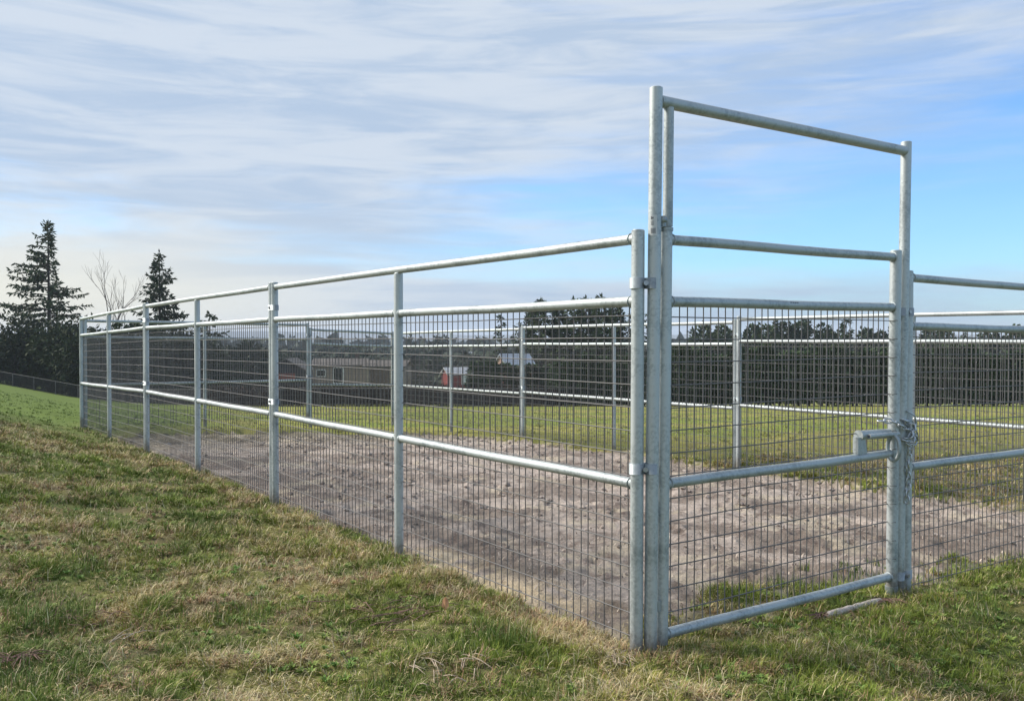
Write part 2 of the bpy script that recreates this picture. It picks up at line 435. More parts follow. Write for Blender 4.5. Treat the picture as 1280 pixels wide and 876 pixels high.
# turf is made of small rosettes: every blade leans out from the middle of its own tuft
def turf(name, n, z0, z1, pw, lscale=1.0, wscale=1.0, per=16):
    cx, cy = grow(n, z0, z1, pw)
    dryc, brc = turf_fields(cx, cy); m = len(cx)
    keep = ~((brc > .72) & (rng.random(m) < .7)); cx, cy, dryc, brc = cx[keep], cy[keep], dryc[keep], brc[keep]; m = len(cx)
    zd = np.clip(cy/4, 1, 8)
    vig = np.clip(fbm(cx, cy, .33, 3, 91)*2.2-.55+rng.normal(0, .16, m), .05, 1.15)      # how strongly the tuft grows
    ps = np.clip(smooth((dryc-.42)/.22)*.66+.05+.22*(1-vig)+.35*smooth((brc-.58)/.1), .04, .92)
    cnt = np.maximum(5, (per*(.55+.8*vig)*rng.uniform(.7, 1.3, m)).astype(int))
    rad = rng.uniform(.010, .030, m)*(.7+.7*vig)*zd**.35
    Lc = (.019+.040*vig)*rng.uniform(.75, 1.3, m)
    haz = rng.random(m)*6.283                                     # the way the tuft has been trodden over
    tone = .72+.56*rng.random(m); hue = rng.random(m)
    idx = np.repeat(np.arange(m), cnt); q = len(idx)
    a_ = rng.random(q)*6.283; r_ = rng.random(q)**.6
    x = cx[idx]+np.cos(a_)*r_*rad[idx]; y = cy[idx]+np.sin(a_)*r_*rad[idx]
    straw = rng.random(q) < ps[idx]
    vx_ = np.cos(a_)*r_+np.cos(haz[idx])*.55+rng.normal(0, .35, q); vy_ = np.sin(a_)*r_+np.sin(haz[idx])*.55+rng.normal(0, .35, q)
    az = np.arctan2(vy_, vx_)
    lean = np.clip(.38+.75*r_+rng.normal(0, .28, q)+np.where(straw, .35, 0), .05, 1.5)
    L = Lc[idx]*rng.uniform(.6, 1.25, q)*np.where(straw, 1.2, 1.0)
    W = rng.uniform(.0020, .0044, q)*zd[idx]**.75*wscale
    c = blade_color(x, y, straw)*tone[idx][:, None]*(.85+.3*rng.random(q))[:, None]
    c = mixc(c, c*C(1.25, 1.05, .8), hue[idx]*.6)
    far = smooth((y-9)/10)
    f0 = mixc(np.tile(C(.18, .205, .050), (q, 1)), C(.38, .335, .13), rng.random(q))
    ll = smooth((-x/np.maximum(y, 1)-.30)/.1)
    f0 = mixc(f0, np.tile(C(.115, .165, .028), (q, 1))*(.7+.6*rng.random(q))[:, None], ll)
    c = mixc(c, f0, far)
    return blades(name, x, y, L*lscale*(1+.05*np.clip(y-4, 0, 12)), W, lean, az, c)
tag(turf('grass', 56000, 2.1, 12, 1.5), 'short mixed green and straw coloured turf all over the near ground', 'grass', kind='stuff')
tag(turf('field_grass', 17000, 12, 48, 1.7, .6, 1.0, 8), 'rough yellow green pasture grass beyond the wire enclosure', 'grass', kind='stuff')
# matted dead stems lying on the turf
x, y = grow(60000, 2.1, 11, 1.4); dry, brown = turf_fields(x, y)
k = rng.random(len(x)) < .10+.9*smooth((dry-.46)/.14); x, y = x[k], y[k]; n = len(x)
c = np.tile(STRAW, (n, 1))*(.5+.8*rng.random(n))[:, None]
c = mixc(c, np.tile(RUST, (n, 1)), (rng.random(n) < .2)*.85)
tag(blades('dead_grass', x, y, rng.uniform(.04, .13, n), rng.uniform(.0015, .0035, n)*np.clip(y/4, 1, 4)**.7, rng.uniform(1.15, 1.5, n), rng.random(n)*6.283, c, lift=.012),
    'dead straw stems lying matted over the turf', 'dead grass', kind='stuff')
# longer tufts: along the fence foot and scattered clumps
tx, ty, tl, tgx = [], [], [], []
def tuft(cx, cy, n, rad, L, green):
    a_ = rng.random(n)*6.283; r_ = rad*np.sqrt(rng.random(n))
    tx.append(cx+np.cos(a_)*r_); ty.append(cy+np.sin(a_)*r_)
    tl.append(L*rng.uniform(.45, 1.0, n)); tgx.append((rng.random(n) < green).astype(float))
for i in range(210):
    s = rng.uniform(-.1, 13.3); t = -abs(rng.normal(.05, .10)); p = O+D*s+G*t
    tuft(p[0], p[1], int(rng.uniform(16, 42)), rng.uniform(.03, .08), rng.uniform(.03, .09), rng.uniform(.25, .95))
for i in range(70):
    t = rng.uniform(-.1, 6); s = rng.normal(-.02, .14); p = O+D*s+G*t
    tuft(p[0], p[1], int(rng.uniform(16, 44)), rng.uniform(.03, .09), rng.uniform(.04, .095), rng.uniform(.6, 1))
for i in range(34):
    t = rng.uniform(.1, 2.6); s = abs(rng.normal(.25, .25)); p = O+D*s+G*t
    tuft(p[0], p[1], int(rng.uniform(12, 34)), rng.uniform(.03, .09), rng.uniform(.04, .085), rng.uniform(.6, 1))
for i in range(230):
    Z = rng.uniform(2.7, 11)**1.0; xx = rng.uniform(-.7, .7)*Z
    if yard_mask(np.array([xx]), np.array([Z]))[0] > -.1: continue
    tuft(xx, Z, int(rng.uniform(18, 60)), rng.uniform(.04, .11), rng.uniform(.05, .11), rng.uniform(.5, 1))
for px, py, Z, n, rad, L, g in ((628, 765, 3.95, 420, .15, .15, .95), (590, 780, 3.9, 160, .13, .11, .8), (60, 760, 4.3, 460, .20, .15, .95),
                       (250, 640, 6.2, 200, .16, .12, .9), (90, 690, 5.2, 240, .2, .11, .9), (1210, 745, 4.6, 260, .22, .11, .9),
                       (990, 722, 5.1, 220, .22, .12, .97), (1080, 715, 5.4, 200, .18, .10, .9), (900, 730, 4.7, 120, .2, .08, .9), (300, 745, 4.4, 200, .18, .12, .9), (700, 830, 3.4, 160, .15, .09, .7),
                       (480, 815, 3.5, 220, .12, .10, .9), (30, 830, 3.5, 260, .2, .12, .9), (1000, 850, 3.3, 260, .2, .10, .95), (860, 800, 3.8, 200, .18, .10, .95)):
    p = at(px, py, Z); tuft(p.x, p.y, n, rad, L, g)
wx_, wy_ = grow(3200, 2.3, 10, 1.5); k = fbm(wx_, wy_, .7, 3, 121) > .50; wx_, wy_ = wx_[k], wy_[k]
nw = len(wx_); ii = np.repeat(np.arange(nw), 9); q = len(ii); aw = np.tile(np.arange(9)/9*6.283, nw)+rng.random(nw)[ii]*6+rng.normal(0, .2, q)
cw = mixc(np.tile(C(.10, .19, .035), (q, 1)), C(.24, .30, .07), rng.random(nw)[ii])*(.8+.4*rng.random(q))[:, None]
tag(blades('broadleaf_weeds', wx_[ii]+np.cos(aw)*.006, wy_[ii]+np.sin(aw)*.006, rng.uniform(.018, .045, nw)[ii]*rng.uniform(.7, 1.1, q), rng.uniform(.007, .014, nw)[ii], rng.uniform(.8, 1.35, q), aw, cw, lift=.012),
    'small broad leaved weeds and clover scattered through the turf', 'weeds', kind='stuff')
tx, ty, tl, tgx = map(np.concatenate, (tx, ty, tl, tgx)); n = len(tx)
c = blade_color(tx, ty, tgx < .5)*(.75+.6*rng.random(n))[:, None]
g_ = tgx > .5
c[g_] = mixc(c[g_], np.tile(C(.095, .15, .032), (g_.sum(), 1))*(.6+.8*rng.random(g_.sum()))[:, None], np.full(g_.sum(), .6))
tag(blades('grass_tufts', tx, ty, tl, rng.uniform(.0022, .0048, n)*np.clip(ty/4, 1, 4)**.6, np.abs(rng.normal(.5, .35, n)).clip(0, 1.5), rng.random(n)*6.283, c),
    'longer green and yellowed grass clumps standing at the fence foot and in the turf', 'grass', kind='stuff')
# chips, straw and clods on the dirt
n = 9000; s = rng.uniform(.3, 12, n)**1.0; t = rng.uniform(.05, 5.9, n)
x = O[0]+D[0]*s+G[0]*t; y = O[1]+D[1]*s+G[1]*t
k = yard_mask(x, y) > 0; x, y = x[k], y[k]; n = len(x)
z = height(x, y)+.006
r = rng.random(n); c = np.where((r < .35)[:, None], C(.60, .50, .40), np.where((r < .7)[:, None], C(.20, .15, .125), C(.38, .33, .30)))
tag(blades('dirt_litter', x, y, rng.uniform(.012, .055, n), rng.uniform(.003, .010, n), rng.uniform(1.2, 1.5, n), rng.random(n)*6.283, c, z=z),
    'scattered wood chips straw and twigs on the bare dirt', 'litter', kind='stuff')

# clods and stones on the dirt
n = 3200; s = rng.uniform(.2, 11, n)**1.0; t = rng.uniform(.05, 5.9, n)
x = O[0]+D[0]*s+G[0]*t; y = O[1]+D[1]*s+G[1]*t
k = (yard_mask(x, y) > 0) & (fbm(x, y, .5, 3, 131) > .42); x, y = x[k], y[k]; n = len(x)
r = (.003+.013*rng.random(n)**3)*np.clip(y/4, 1, 2.2)
base8 = np.array([(1, 0, 0), (-1, 0, 0), (0, 1, 0), (0, -1, 0), (0, 0, 1), (0, 0, -1), (.66, .66, .4), (-.66, .6, .45), (.6, -.66, .5), (-.6, -.66, .35)])
tri = np.array([(6, 4, 2), (6, 0, 4), (8, 4, 0), (8, 3, 4), (9, 4, 3), (9, 1, 4), (7, 4, 1), (7, 2, 4), (0, 6, 2), (0, 2, 5), (2, 7, 1), (2, 1, 5), (1, 9, 3), (1, 3, 5), (3, 8, 0), (3, 0, 5)])
v = base8[None]*r[:, None, None]*rng.uniform(.6, 1.25, (n, 10, 1)); v[:, :, 2] *= .75
v += np.stack([x, y, height(x, y)+r*.35], 1)[:, None]
f = (tri[None]+(np.arange(n)*10)[:, None, None]).reshape(-1, 3)
c = mixc(np.tile(C(.32, .26, .22), (n, 1)), C(.58, .50, .44), rng.random(n)**1.2)
tag(np_mesh('clods', v.reshape(-1, 3), [f], M['dirt'], np.repeat(c, 10, 0), False), 'small clods and stones strewn over the bare dirt', 'clods', kind='stuff')

# ------------------------------------------------------------------ fence panels
RAIL, POST, WIRE = .0235, .029, .0029
def cyl_wrap(m, c, r, z, a0, a1, wr=.0024):
    m.tube([(c[0]+r*math.cos(a0+(a1-a0)*i/8), c[1]+r*math.sin(a0+(a1-a0)*i/8), z+.002*math.sin(i)) for i in range(9)], wr, 5)
def clamp_part(root, p, q, z, rp=POST):
    """saddle clamp holding two posts together"""
    p = Vector((p[0], p[1], z)); q = Vector((q[0], q[1], z)); d = (q-p); ang = math.atan2(d.y, d.x)
    m = MB()
    for c_, sgn in ((p, 0), (q, math.pi)):
        ring = []; K = 16
        for zz in (-.023, .023):
            for k in range(K):
                w = ang+2*math.pi*k/K
                ring.append((c_.x+(rp+.005)*math.cos(w), c_.y+(rp+.005)*math.sin(w), z+zz))
        b0 = len(m.v); m.v += ring
        for k in range(K):
            k1 = (k+1) % K; m.f.append((b0+k, b0+k1, b0+K+k1, b0+K+k)); m.sm.append(True)
        for off, rev in ((0, True), (K, False)):       # rim faces close the band against the tube
            inner = len(m.v)
            for k in range(K):
                w = ang+2*math.pi*k/K
                m.v.append((c_.x+(rp-.001)*math.cos(w), c_.y+(rp-.001)*math.sin(w), z+(-.023 if off == 0 else .023)))
            for k in range(K):
                k1 = (k+1) % K; m.f.append((b0+off+k, b0+off+k1, inner+k1, inner+k)); m.sm.append(False)
    mid = (p+q)/2; nrm = Vector((-d.y, d.x, 0)).normalized()
    m.box(mid, (max(.004, d.length-2*rp-.006)+.012, .022, .044), ang)
    cl = m.build('clamp', M['clamp'], root)
    b = MB()
    f = nrm if nrm.y < 0 else -nrm
    b.tube([mid-f*.04, mid+f*.036], .0065, 8); b.tube([mid+f*.030, mid+f*.041], .012, 6); b.tube([mid-f*.041, mid-f*.03], .012, 6)
    b.build('bolt', M['bolt'], cl)
def wire_mesh(root, a_, b_, za, zb, top, bot, r_end, sx, sz, side, wrap=False, name='wire_mesh', off=.020, skip=None):
    """welded wire sheet between two posts; side = unit vector towards which it hangs behind the rails"""
    m = MB(); d = (b_-a_); L = d.length; u = d/L
    nv = int(round((L-.03)/sx)); step = (L-.03)/nv
    off = side*off
    z_of = lambda w: za+(zb-za)*w/L
    for i in range(nv+1):
        w = .015+i*step+random.gauss(0, .0012)
        c0 = a_+u*w+off
        bx = random.gauss(0, .0016)
        zt, zb_ = z_of(w)+top, z_of(w)+bot
        pts = []
        for k in range(5):
            q = k/4; pp = c0+u*(bx*math.sin(q*6.3+i))+side*(.0016*math.sin(q*9+i*.7))
            pts.append((pp.x, pp.y, zb_+(zt-zb_)*q))
        m.tube(pts, WIRE, 5, False)
    nh = int((top-bot)/sz)
    for j in range(nh+1):
        h = top-.055-j*sz
        if h < bot: break
        sag = random.gauss(0, .002)
        pts = []
        for k in range(9):
            w = L*k/8; pp = a_+u*w+off-side*WIRE*1.9
            pts.append((pp.x, pp.y, z_of(w)+h+sag*math.sin(k*.8+j)))
        m.tube(pts, WIRE, 5, False)
        if wrap:
            for e_, w, sg in ((a_, 0, 1), (b_, L, -1)):
                c_ = e_; ang = math.atan2(-side.y, -side.x)
                cyl_wrap(m, c_, r_end+.0012, z_of(w)+h, ang+sg*.45, ang+sg*1.9, .0018)
    return m.build(name, M['wire'], root)
def rail(root, a_, b_, za, zb, h, name='rail', r=RAIL):
    m = MB(); K = 6; u = (b_-a_).normalized()
    s0, s1 = a_+u*.010, b_-u*.010
    pts = [(s0.x+(s1.x-s0.x)*i/K, s0.y+(s1.y-s0.y)*i/K, za+(zb-za)*i/K+h+.002*math.sin(i*1.3+h*9)) for i in range(K+1)]
    m.tube(pts, r, 18)
    for e_, zz, sg in ((a_+u*POST*.9, za, 1), (b_-u*POST*.9, zb, -1)):     # weld bead
        c_ = e_; n_ = 14; bead = []
        side = Vector((-u.y, u.x, 0))
        for k in range(n_):
            w = 2*math.pi*k/n_; rr = r+.0025+random.uniform(-.0008, .0008)
            q = c_+side*math.cos(w)*rr+u*sg*(.004+.006*abs(math.cos(w)))
            bead.append((q.x, q.y, zz+h+math.sin(w)*rr))
        m.tube(bead, .003, 5, close=True)
    return m.build(name, M['galv'], root)
def post(root, p, z0, z1, name='post', r=POST, lean=(0, 0), mat='galv_post'):
    m = MB(); q = (p[0]+lean[0], p[1]+lean[1])
    K = 5
    pts = [(p[0]+(q[0]-p[0])*i/K, p[1]+(q[1]-p[1])*i/K, z0+(z1-z0)*i/K) for i in range(K+1)]
    m.tube(pts, r, 22)
    # rolled rim at the top
    m.tube([(pts[-1][0], pts[-1][1], z1-.002), (pts[-1][0], pts[-1][1], z1+.0035)], [r-.001, r-.006], 22)
    return m.build(name, M[mat], root)
def fence_panel(label, a_, b_, za, zb, nbay, side, wrap=False, sx=.0508, clamps=(), z_foot=.11, group='galvanised enclosure panels', sz=.1016, lean0=0):
    root = empty('fence_panel', (a_.x, a_.y, za)); off = Vector((a_.x, a_.y, za))
    tag(root, label, 'fence panel', group)
    A = Vector((0, 0, 0)); B = Vector((b_.x-a_.x, b_.y-a_.y, 0)); dz = zb-za
    post(root, A, -z_foot, 1.83, 'post', lean=(lean0, 0)); post(root, B, dz-z_foot, dz+1.83)
    for i in range(1, nbay):
        q = A.lerp(B, i/nbay); post(root, q, dz*i/nbay-z_foot, dz*i/nbay+1.775, 'mid_post')
    u = (B-A).normalized()
    for h, nm in ((1.795, 'top_rail'), (1.52, 'rail'), (.722, 'rail')):
        for i in range(nbay):
            p0, p1 = A.lerp(B, i/nbay), A.lerp(B, (i+1)/nbay)
            if h > 1.7 and nbay > 1:
                if i == 0: rail(root, A, B, 0, dz, h, nm)
                continue
            rail(root, p0, p1, dz*i/nbay, dz*(i+1)/nbay, h, nm)
    for i in range(nbay):
        p0, p1 = A.lerp(B, i/nbay), A.lerp(B, (i+1)/nbay)
        wire_mesh(root, p0, p1, dz*i/nbay, dz*(i+1)/nbay, 1.515, .0, POST, sx, sz, side, wrap)
    for (q, h) in clamps:
        q = Vector((q.x-a_.x, q.y-a_.y, 0)); e_ = A if (q-A).length < (q-B).length else B
        clamp_part(root, e_, q, (0 if e_ is A else dz)+h)
    return root
G3 = Vector((G[0], G[1], 0)); D3 = Vector((D[0], D[1], 0))
frameL = Vector((.608, 3.925, 0)); frameR = frameL+G3*1.912
LP = 4.49
e = [P(0, 0), P(4.43, 0), P(4.49, 0), P(8.92, 0), P(8.98, 0), P(13.45, 0)]
zl = [0, -.012, -.012, -.05, -.05, -.14]
fence_panel('nearest long pipe and wire panel on the left side, clamped to the tall gate frame', e[0], e[1], zl[0], zl[1], 2, G3, False, .0555,
            [(frameL, 1.60), (frameL, .79), (e[2], 1.62), (e[2], .83)], lean0=.004)
fence_panel('middle galvanised pipe and wire panel of the three on the left side', e[2], e[3], zl[2], zl[3], 2, G3, False, .0555, [(e[4], 1.62), (e[4], .83)])
fence_panel('farthest galvanised pipe and wire panel on the left side, ending at the far left corner', e[4], e[5], zl[4], zl[5], 2, G3, False, .0555)
rp0 = frameR+G3*.072; rp1 = rp0+G3*3.93
fence_panel('galvanised pipe and wire panel in front, right of the gate with the chain', rp0, rp1, -.095, -.13, 2, D3, False, .0508,
            [(frameR, 1.60), (frameR, .12)], z_foot=.08)
c0 = rp1+G3*.05+D3*.05
f = [c0, c0+D3*4.60, c0+D3*4.66, c0+D3*9.2, c0+D3*9.26, c0+D3*13.75]
fence_panel('right side panel of the enclosure seen behind the gate latch, nearest of that far side', f[0], f[1], -.20, -.215, 2, -G3, False, .0508, [(f[2], 1.6), (f[2], .8)])
fence_panel('middle panel of the far right side, its posts standing behind and left of the gate', f[2], f[3], -.255, -.285, 2, -G3, False, .0508, [(f[4], 1.6), (f[4], .8)])
fence_panel('last panel of the far right side, ending at the far back corner of the enclosure', f[4], f[5], -.31, -.37, 2, -G3, False, .0508)
cb = f[5]; ca = e[5]+G3*.06; ub = (cb-ca).normalized(); lb = (cb-ca).length
b1 = ca+ub*4.0; b2 = b1+ub*.06; b3 = cb-ub*.07
fence_panel('back end panel of the enclosure, running right from its far left corner', ca, b1, -.17, -.21, 2, -D3, False, .0508, [(b2, 1.6), (b2, .8)])
fence_panel('short single bay panel at the back corner of the enclosure', b2, b3, -.30, -.37, 1, -D3, False, .0508)

# ------------------------------------------------------------------ gate frame and gate
root = empty('gate_arch', (frameL.x, frameL.y, 0)); W = frameR-frameL
tag(root, 'tall galvanised tube frame arching high above the gate', 'gate arch')
lean = .020
post(root, (0, 0, 0), -.12, 2.45, 'post', lean=(lean, 0))
post(root, W, -.14, 2.45, 'post', lean=(lean+.006, 0))
m = MB(); tb0 = Vector((lean, 0, 2.395)); tb1 = W+Vector((lean+.006, 0, 2.40))
m.tube([tb0+G3*.02, tb0.lerp(tb1, .5), tb1-G3*.02], .027, 20); m.build('top_bar', M['galv'], root)
# short upper jamb tube above the hinge side
jp = G3*.078
m = MB(); m.tube([jp+Vector((lean*.8, 0, 1.853)), jp+Vector((lean, 0, 2.375))], .0225, 18); m.build('upper_jamb', M['galv'], root)
hg = MB(); hp = G3*.052+Vector((.012, -.020, 1.878)); hg.sphere(hp, .019, 12); hg.tube([hp, hp-Vector((0, 0, .03))], .013, 10)
hg.tube([hp, G3*.02+Vector((.01, -.005, 1.878))], .011, 8); hg.build('hinge', M['clamp'], root)
hg = MB(); hp = G3*.045+Vector((.0, -.012, .16)); hg.tube([hp, hp+Vector((0, 0, .045))], .014, 12); hg.build('hinge', M['clamp'], root)
# sticker wrapped on the left post
st_ = MB(); K = 7; a0, a1 = R(222), R(282)
ox = lean*.74
for i in range(K):
    w0, w1 = a0+(a1-a0)*i/K, a0+(a1-a0)*(i+1)/K; r_ = POST+.0008
    p = lambda w, z: (ox+r_*math.cos(w), r_*math.sin(w), z)
    st_.quad(p(w0, 1.805), p(w1, 1.805), p(w1, 1.895), p(w0, 1.895)); st_.sm[-1] = True
sk = st_.build('sticker', M['sticker'], root)
ik = MB()
def patch(a0_, a1_, z0, z1, r_=POST+.0016):
    for i in range(3):
        w0, w1 = a0_+(a1_-a0_)*i/3, a0_+(a1_-a0_)*(i+1)/3
        ik.quad(*[(ox+r_*math.cos(w), r_*math.sin(w), z) for w, z in ((w0, z0), (w1, z0), (w1, z1), (w0, z1))])
patch(R(230), R(238), 1.876, 1.889); patch(R(242), R(252), 1.878, 1.886)
for k in range(4): patch(R(230), R(255), 1.866-k*.005, 1.868-k*.005)
for k in range(6): patch(R(230+k*7), R(233.4+k*7), 1.815, 1.838)
ik.build('print', M['ink'], sk)

lf0 = frameL+G3*.0685; lf1 = frameR-G3*.0685
root = empty('gate', (lf0.x, lf0.y, 0)); V = lf1-lf0; A = Vector((0, 0, 0))
tag(root, 'wire mesh gate of galvanised tube with a tube latch, hung in the tall frame', 'gate')
post(root, A, .005, 1.832, 'hinge_post', lean=(lean*.75, 0)); post(root, V, -.13, 1.842, 'latch_post', lean=(lean*.6, 0), r=.031)
m = MB(); t_ = Vector((lean*.75, 0, 0)); m.tube([t_+Vector((0, 0, 1.833)), t_+Vector((0, 0, 1.847))], POST+.0035, 20); m.build('post_cap', M['galv'], root)
sl = Vector((lean*.7, 0, 0))
for h, hb, nm in ((1.795, 1.805, 'top_rail'), (1.522, 1.528, 'rail'), (.715, .718, 'rail'), (.045, .030, 'bottom_rail')):
    k = h/1.83
    r_ = rail(root, A+sl*k, V+sl*k, h, hb, 0, nm, .0235)
    if nm == 'rail' and h > 1: toprail = r_
wm = wire_mesh(root, A+sl*.4, V+sl*.4, 0, 0, 1.51, .055, POST+.001, .0508, .1016, D3, True)
# printed mark on the second rail
mk = MB(); cpos = A.lerp(V, .49)+sl*.8+Vector((0, 0, 1.519)); fr = -D3
for k, (w_, h_) in enumerate(((.010, .013), (.011, .013), (.013, .012), (.010, .013))):
    q = cpos+G3*(k*.017-.026)+fr*(RAIL*.86)+Vector((0, 0, .0125))
    mk.box(q, (w_, .0030, h_), math.atan2(G[1], G[0]))
mk.build('print', M['ink'], root)
# latch: fat sleeve tube on a gusset above the middle rail, sliding rod, loop round the rail
gp = lambda w, z, o_=0: V-G3*w+sl*.35+Vector((0, 0, z))-D3*o_
m = MB(); m.tube([gp(.325, .838), gp(.05, .832)], .0265, 18)
for pth in ([gp(.327, .838), gp(.323, .838)],): m.tube(pth, .0290, 18)
latch = m.build('latch', M['galv'], root)
m = MB(); u0 = gp(.345, .83, .004); wv = G3
Q = [(.352, .83), (.288, .83), (.270, .738), (.352, .738)]
m.quad(*[gp(a, b, .016) for a, b in Q]); m.quad(*[gp(a, b, -.016) for a, b in reversed(Q)])
for k in range(4): m.quad(gp(*Q[k], .016), gp(*Q[(k+1) % 4], .016), gp(*Q[(k+1) % 4], -.016), gp(*Q[k], -.016))

m.build('gusset', M['galv'], latch)
m = MB(); m.tube([gp(.285, .834, .036), gp(.01, .830, .036)], .0125, 12)
m.build('latch_rod', M['galv'], latch)
m = MB(); m.tube([gp(.2862, .834, .036), gp(.2855, .834, .036)], .0082, 12); m.build('rod_bore', M['ink'], latch)  # dark disc on the solid rod end, painting the shade inside an open tube
m = MB(); ring = []
cc = gp(.06, .755, .036); ax = (G3*.85-D3*.0+Vector((0, 0, 0))).normalized()
e1 = Vector((0, 0, 1)); e2 = (-D3*.62+G3*.10)
for i in range(28):
    w = 2*math.pi*i/28; ring.append(cc+e1*math.cos(w)*.070+e2*math.sin(w)*.052)
m.tube(ring, .0088, 8, close=True)
ring2 = [p_+G3*.013 for p_ in ring]; m.tube(ring2, .0068, 8, close=True)
m.build('latch_ring', M['galv'], latch)
m = MB(); m.tube([V+Vector((0, 0, -.10)), V+Vector((0, 0, -.022))], .0345, 18); m.build('post_shoe', M['clamp'], root)

# ------------------------------------------------------------------ chain
chain = empty('chain', (frameR.x, frameR.y, .85))
tag(chain, 'bright steel link chain wrapped round the gate latch post with one end hanging', 'chain')
lk = MB(); K = 16
pl = []
for i in range(K):
    w = 2*math.pi*i/K; pl.append((math.cos(w)*.0118, 0, math.sin(w)*.0118+(.010 if math.sin(w) >= 0 else -.010)))
lk.tube(pl, .0046, 7, close=True)
link0 = lk.build('chain_link', M['galv_wire_clean'], chain)
first = [True]
base_ = Vector((frameR.x, frameR.y, .85))
def add_link(p, d, roll):
    if first[0]: o = link0; first[0] = False
    else:
        o = link0.copy(); col.objects.link(o); o.parent = chain
    o.location = p-base_
    q = d.to_track_quat('Z', 'Y'); o.rotation_mode = 'QUATERNION'
    from mathutils import Quaternion
    o.rotation_quaternion = q @ Quaternion((0, 0, 1), roll)
def chain_path(pts, pitch=.034, jit=.3, r0=0):
    pts = [Vector(p) for p in pts]
    # resample smoothly
    dense = []
    for i in range(len(pts)-1):
        p0 = pts[max(i-1, 0)]; p1 = pts[i]; p2 = pts[i+1]; p3 = pts[min(i+2, len(pts)-1)]
        for k in range(20):
            t = k/20
            dense.append(.5*((2*p1)+(p2-p0)*t+(2*p0-5*p1+4*p2-p3)*t*t+(3*p1-3*p2+p3-p0)*t*t*t))
    dense.append(pts[-1]); acc = 0; k = 0; last = dense[0]
    nxt = 0
    for i in range(1, len(dense)):
        seg = (dense[i]-dense[i-1]); L_ = seg.length
        while L_ > 0 and acc+L_ >= nxt:
            q = dense[i-1]+seg*((nxt-acc)/L_)
            add_link(q, seg.normalized(), r0+(k % 2)*math.pi/2+random.uniform(-jit, jit)); k += 1; nxt += pitch
        acc += L_
cz = frameR-G3*.03
def cp(w, z, o_): return frameR+G3*w+D3*(-o_)+Vector((.006, 0, z))
chain_path([cp(-.185, .905, .00), cp(-.16, .905, .03), cp(-.11, .890, .046), cp(-.05, .865, .044), cp(.0, .848, .044), cp(.07, .846, .040), cp(.108, .868, .0), cp(.09, .885, -.034), cp(0, .895, -.038), cp(-.07, .90, -.04)])
chain_path([cp(-.03, .90, .036), cp(.0, .885, .042), cp(.05, .865, .040), cp(.09, .82, .036), cp(.05, .80, .050), cp(.0, .80, .05), cp(-.045, .805, .045)])
chain_path([cp(-.045, .79, .050), cp(-.01, .775, .060), cp(.03, .765, .058), cp(.06, .79, .056), cp(.02, .83, .06), cp(-.01, .81, .062)])
chain_path([cp(.02, .86, .062), cp(.012, .80, .066), cp(.0, .76, .062), cp(.004, .72, .052), cp(.0, .64, .045), cp(.012, .56, .043), cp(.0, .50, .043), cp(-.004, .455, .043)])
hk = MB(); hk.tube([cp(-.005, .955, .035), cp(.01, .945, .044), cp(.055, .925, .05), cp(.072, .89, .05), cp(.062, .85, .05)], .0042, 8)
hk.tube([cp(-.03, .905, .036), cp(.03, .90, .048), cp(.06, .87, .052)], .0035, 8)
o = hk.build('chain_hook', M['galv_wire_clean'], chain)
o.location = -base_

# ------------------------------------------------------------------ small things on the ground
p0 = at(1034, 768, 4.48); p1 = at(1102, 744, 4.74)
p0.z = gz(p0.x, p0.y)+.022; p1.z = gz(p1.x, p1.y)+.028
c_ = (p0+p1)/2; m = MB()
K = 12; pts = []; rr = []
for i in range(K+1):
    q = p0.lerp(p1, i/K)-c_; pts.append(q+Vector((random.gauss(0, .0015), random.gauss(0, .0015), random.gauss(0, .002)-.004*((i/K-.5)*2)**2)))
    rr.append(.0185+.0015*math.sin(i*1.1)+random.uniform(-.0015, .0015))
rr[0] = .012; rr[-1] = .015
m.tube(pts, rr, 11); o = m.build('pale_log', M['concrete']); o.location = c_; tag(o, 'pale peeled length of wood lying on the grass below the gate bottom rail', 'log')
# dry dead stems beside it
def stems(name, label, cpt, n, L, spread_, mat, az0=None):
    m = MB()
    for i in range(n):
        a_ = random.uniform(0, 6.283) if az0 is None else random.gauss(az0, .5)
        q = Vector((random.gauss(0, spread_), random.gauss(0, spread_), 0)); l_ = L*random.uniform(.5, 1)
        pts = []
        for k in range(5):
            t = k/4; bx, by = q.x+math.cos(a_)*l_*t, q.y+math.sin(a_)*l_*t+.02*math.sin(t*3+i)
            pts.append((bx, by, gz(cpt.x+bx, cpt.y+by)-cpt.z+.020+.010*math.sin(t*3.1)+.008*random.random()))
        m.tube(pts, [.0026, .0024, .002, .0016, .0008], 5)
    o = m.build(name, M[mat]); o.location = cpt; tag(o, label, 'twigs'); return o
def gp3(px, py, Z):
    p = at(px, py, Z); p.z = gz(p.x, p.y); return p
stems('dead_stems', 'brown dead stems spilling from the foot of the gate latch post', gp3(1108, 745, 4.78), 24, .17, .025, 'redstem', R(240))
stems('dead_stems', 'dark dead stems in front of the left end of the pale log', gp3(1030, 775, 4.5), 16, .13, .02, 'redstem', R(230))
stems('broken_twig', 'pale forked twig lying on the turf in the left foreground', gp3(140, 780, 4.0), 3, .22, .012, 'stem', R(60))
stems('dead_stems', 'reddish dead stems in a patch at the left foreground', gp3(100, 745, 4.4), 34, .12, .09, 'redstem')
stems('dead_stems', 'rusty brown stems on the turf left of the second fence post', gp3(470, 712, 4.4), 26, .22, .14, 'redstem', R(10))
stems('dead_stems', 'bent straw stems leaning at the foot of the near corner post', gp3(770, 800, 3.8), 20, .15, .05, 'stem')
stems('dead_stems', 'reddish stems in the lower left corner by the frame edge', gp3(20, 810, 3.7), 24, .12, .028, 'redstem')
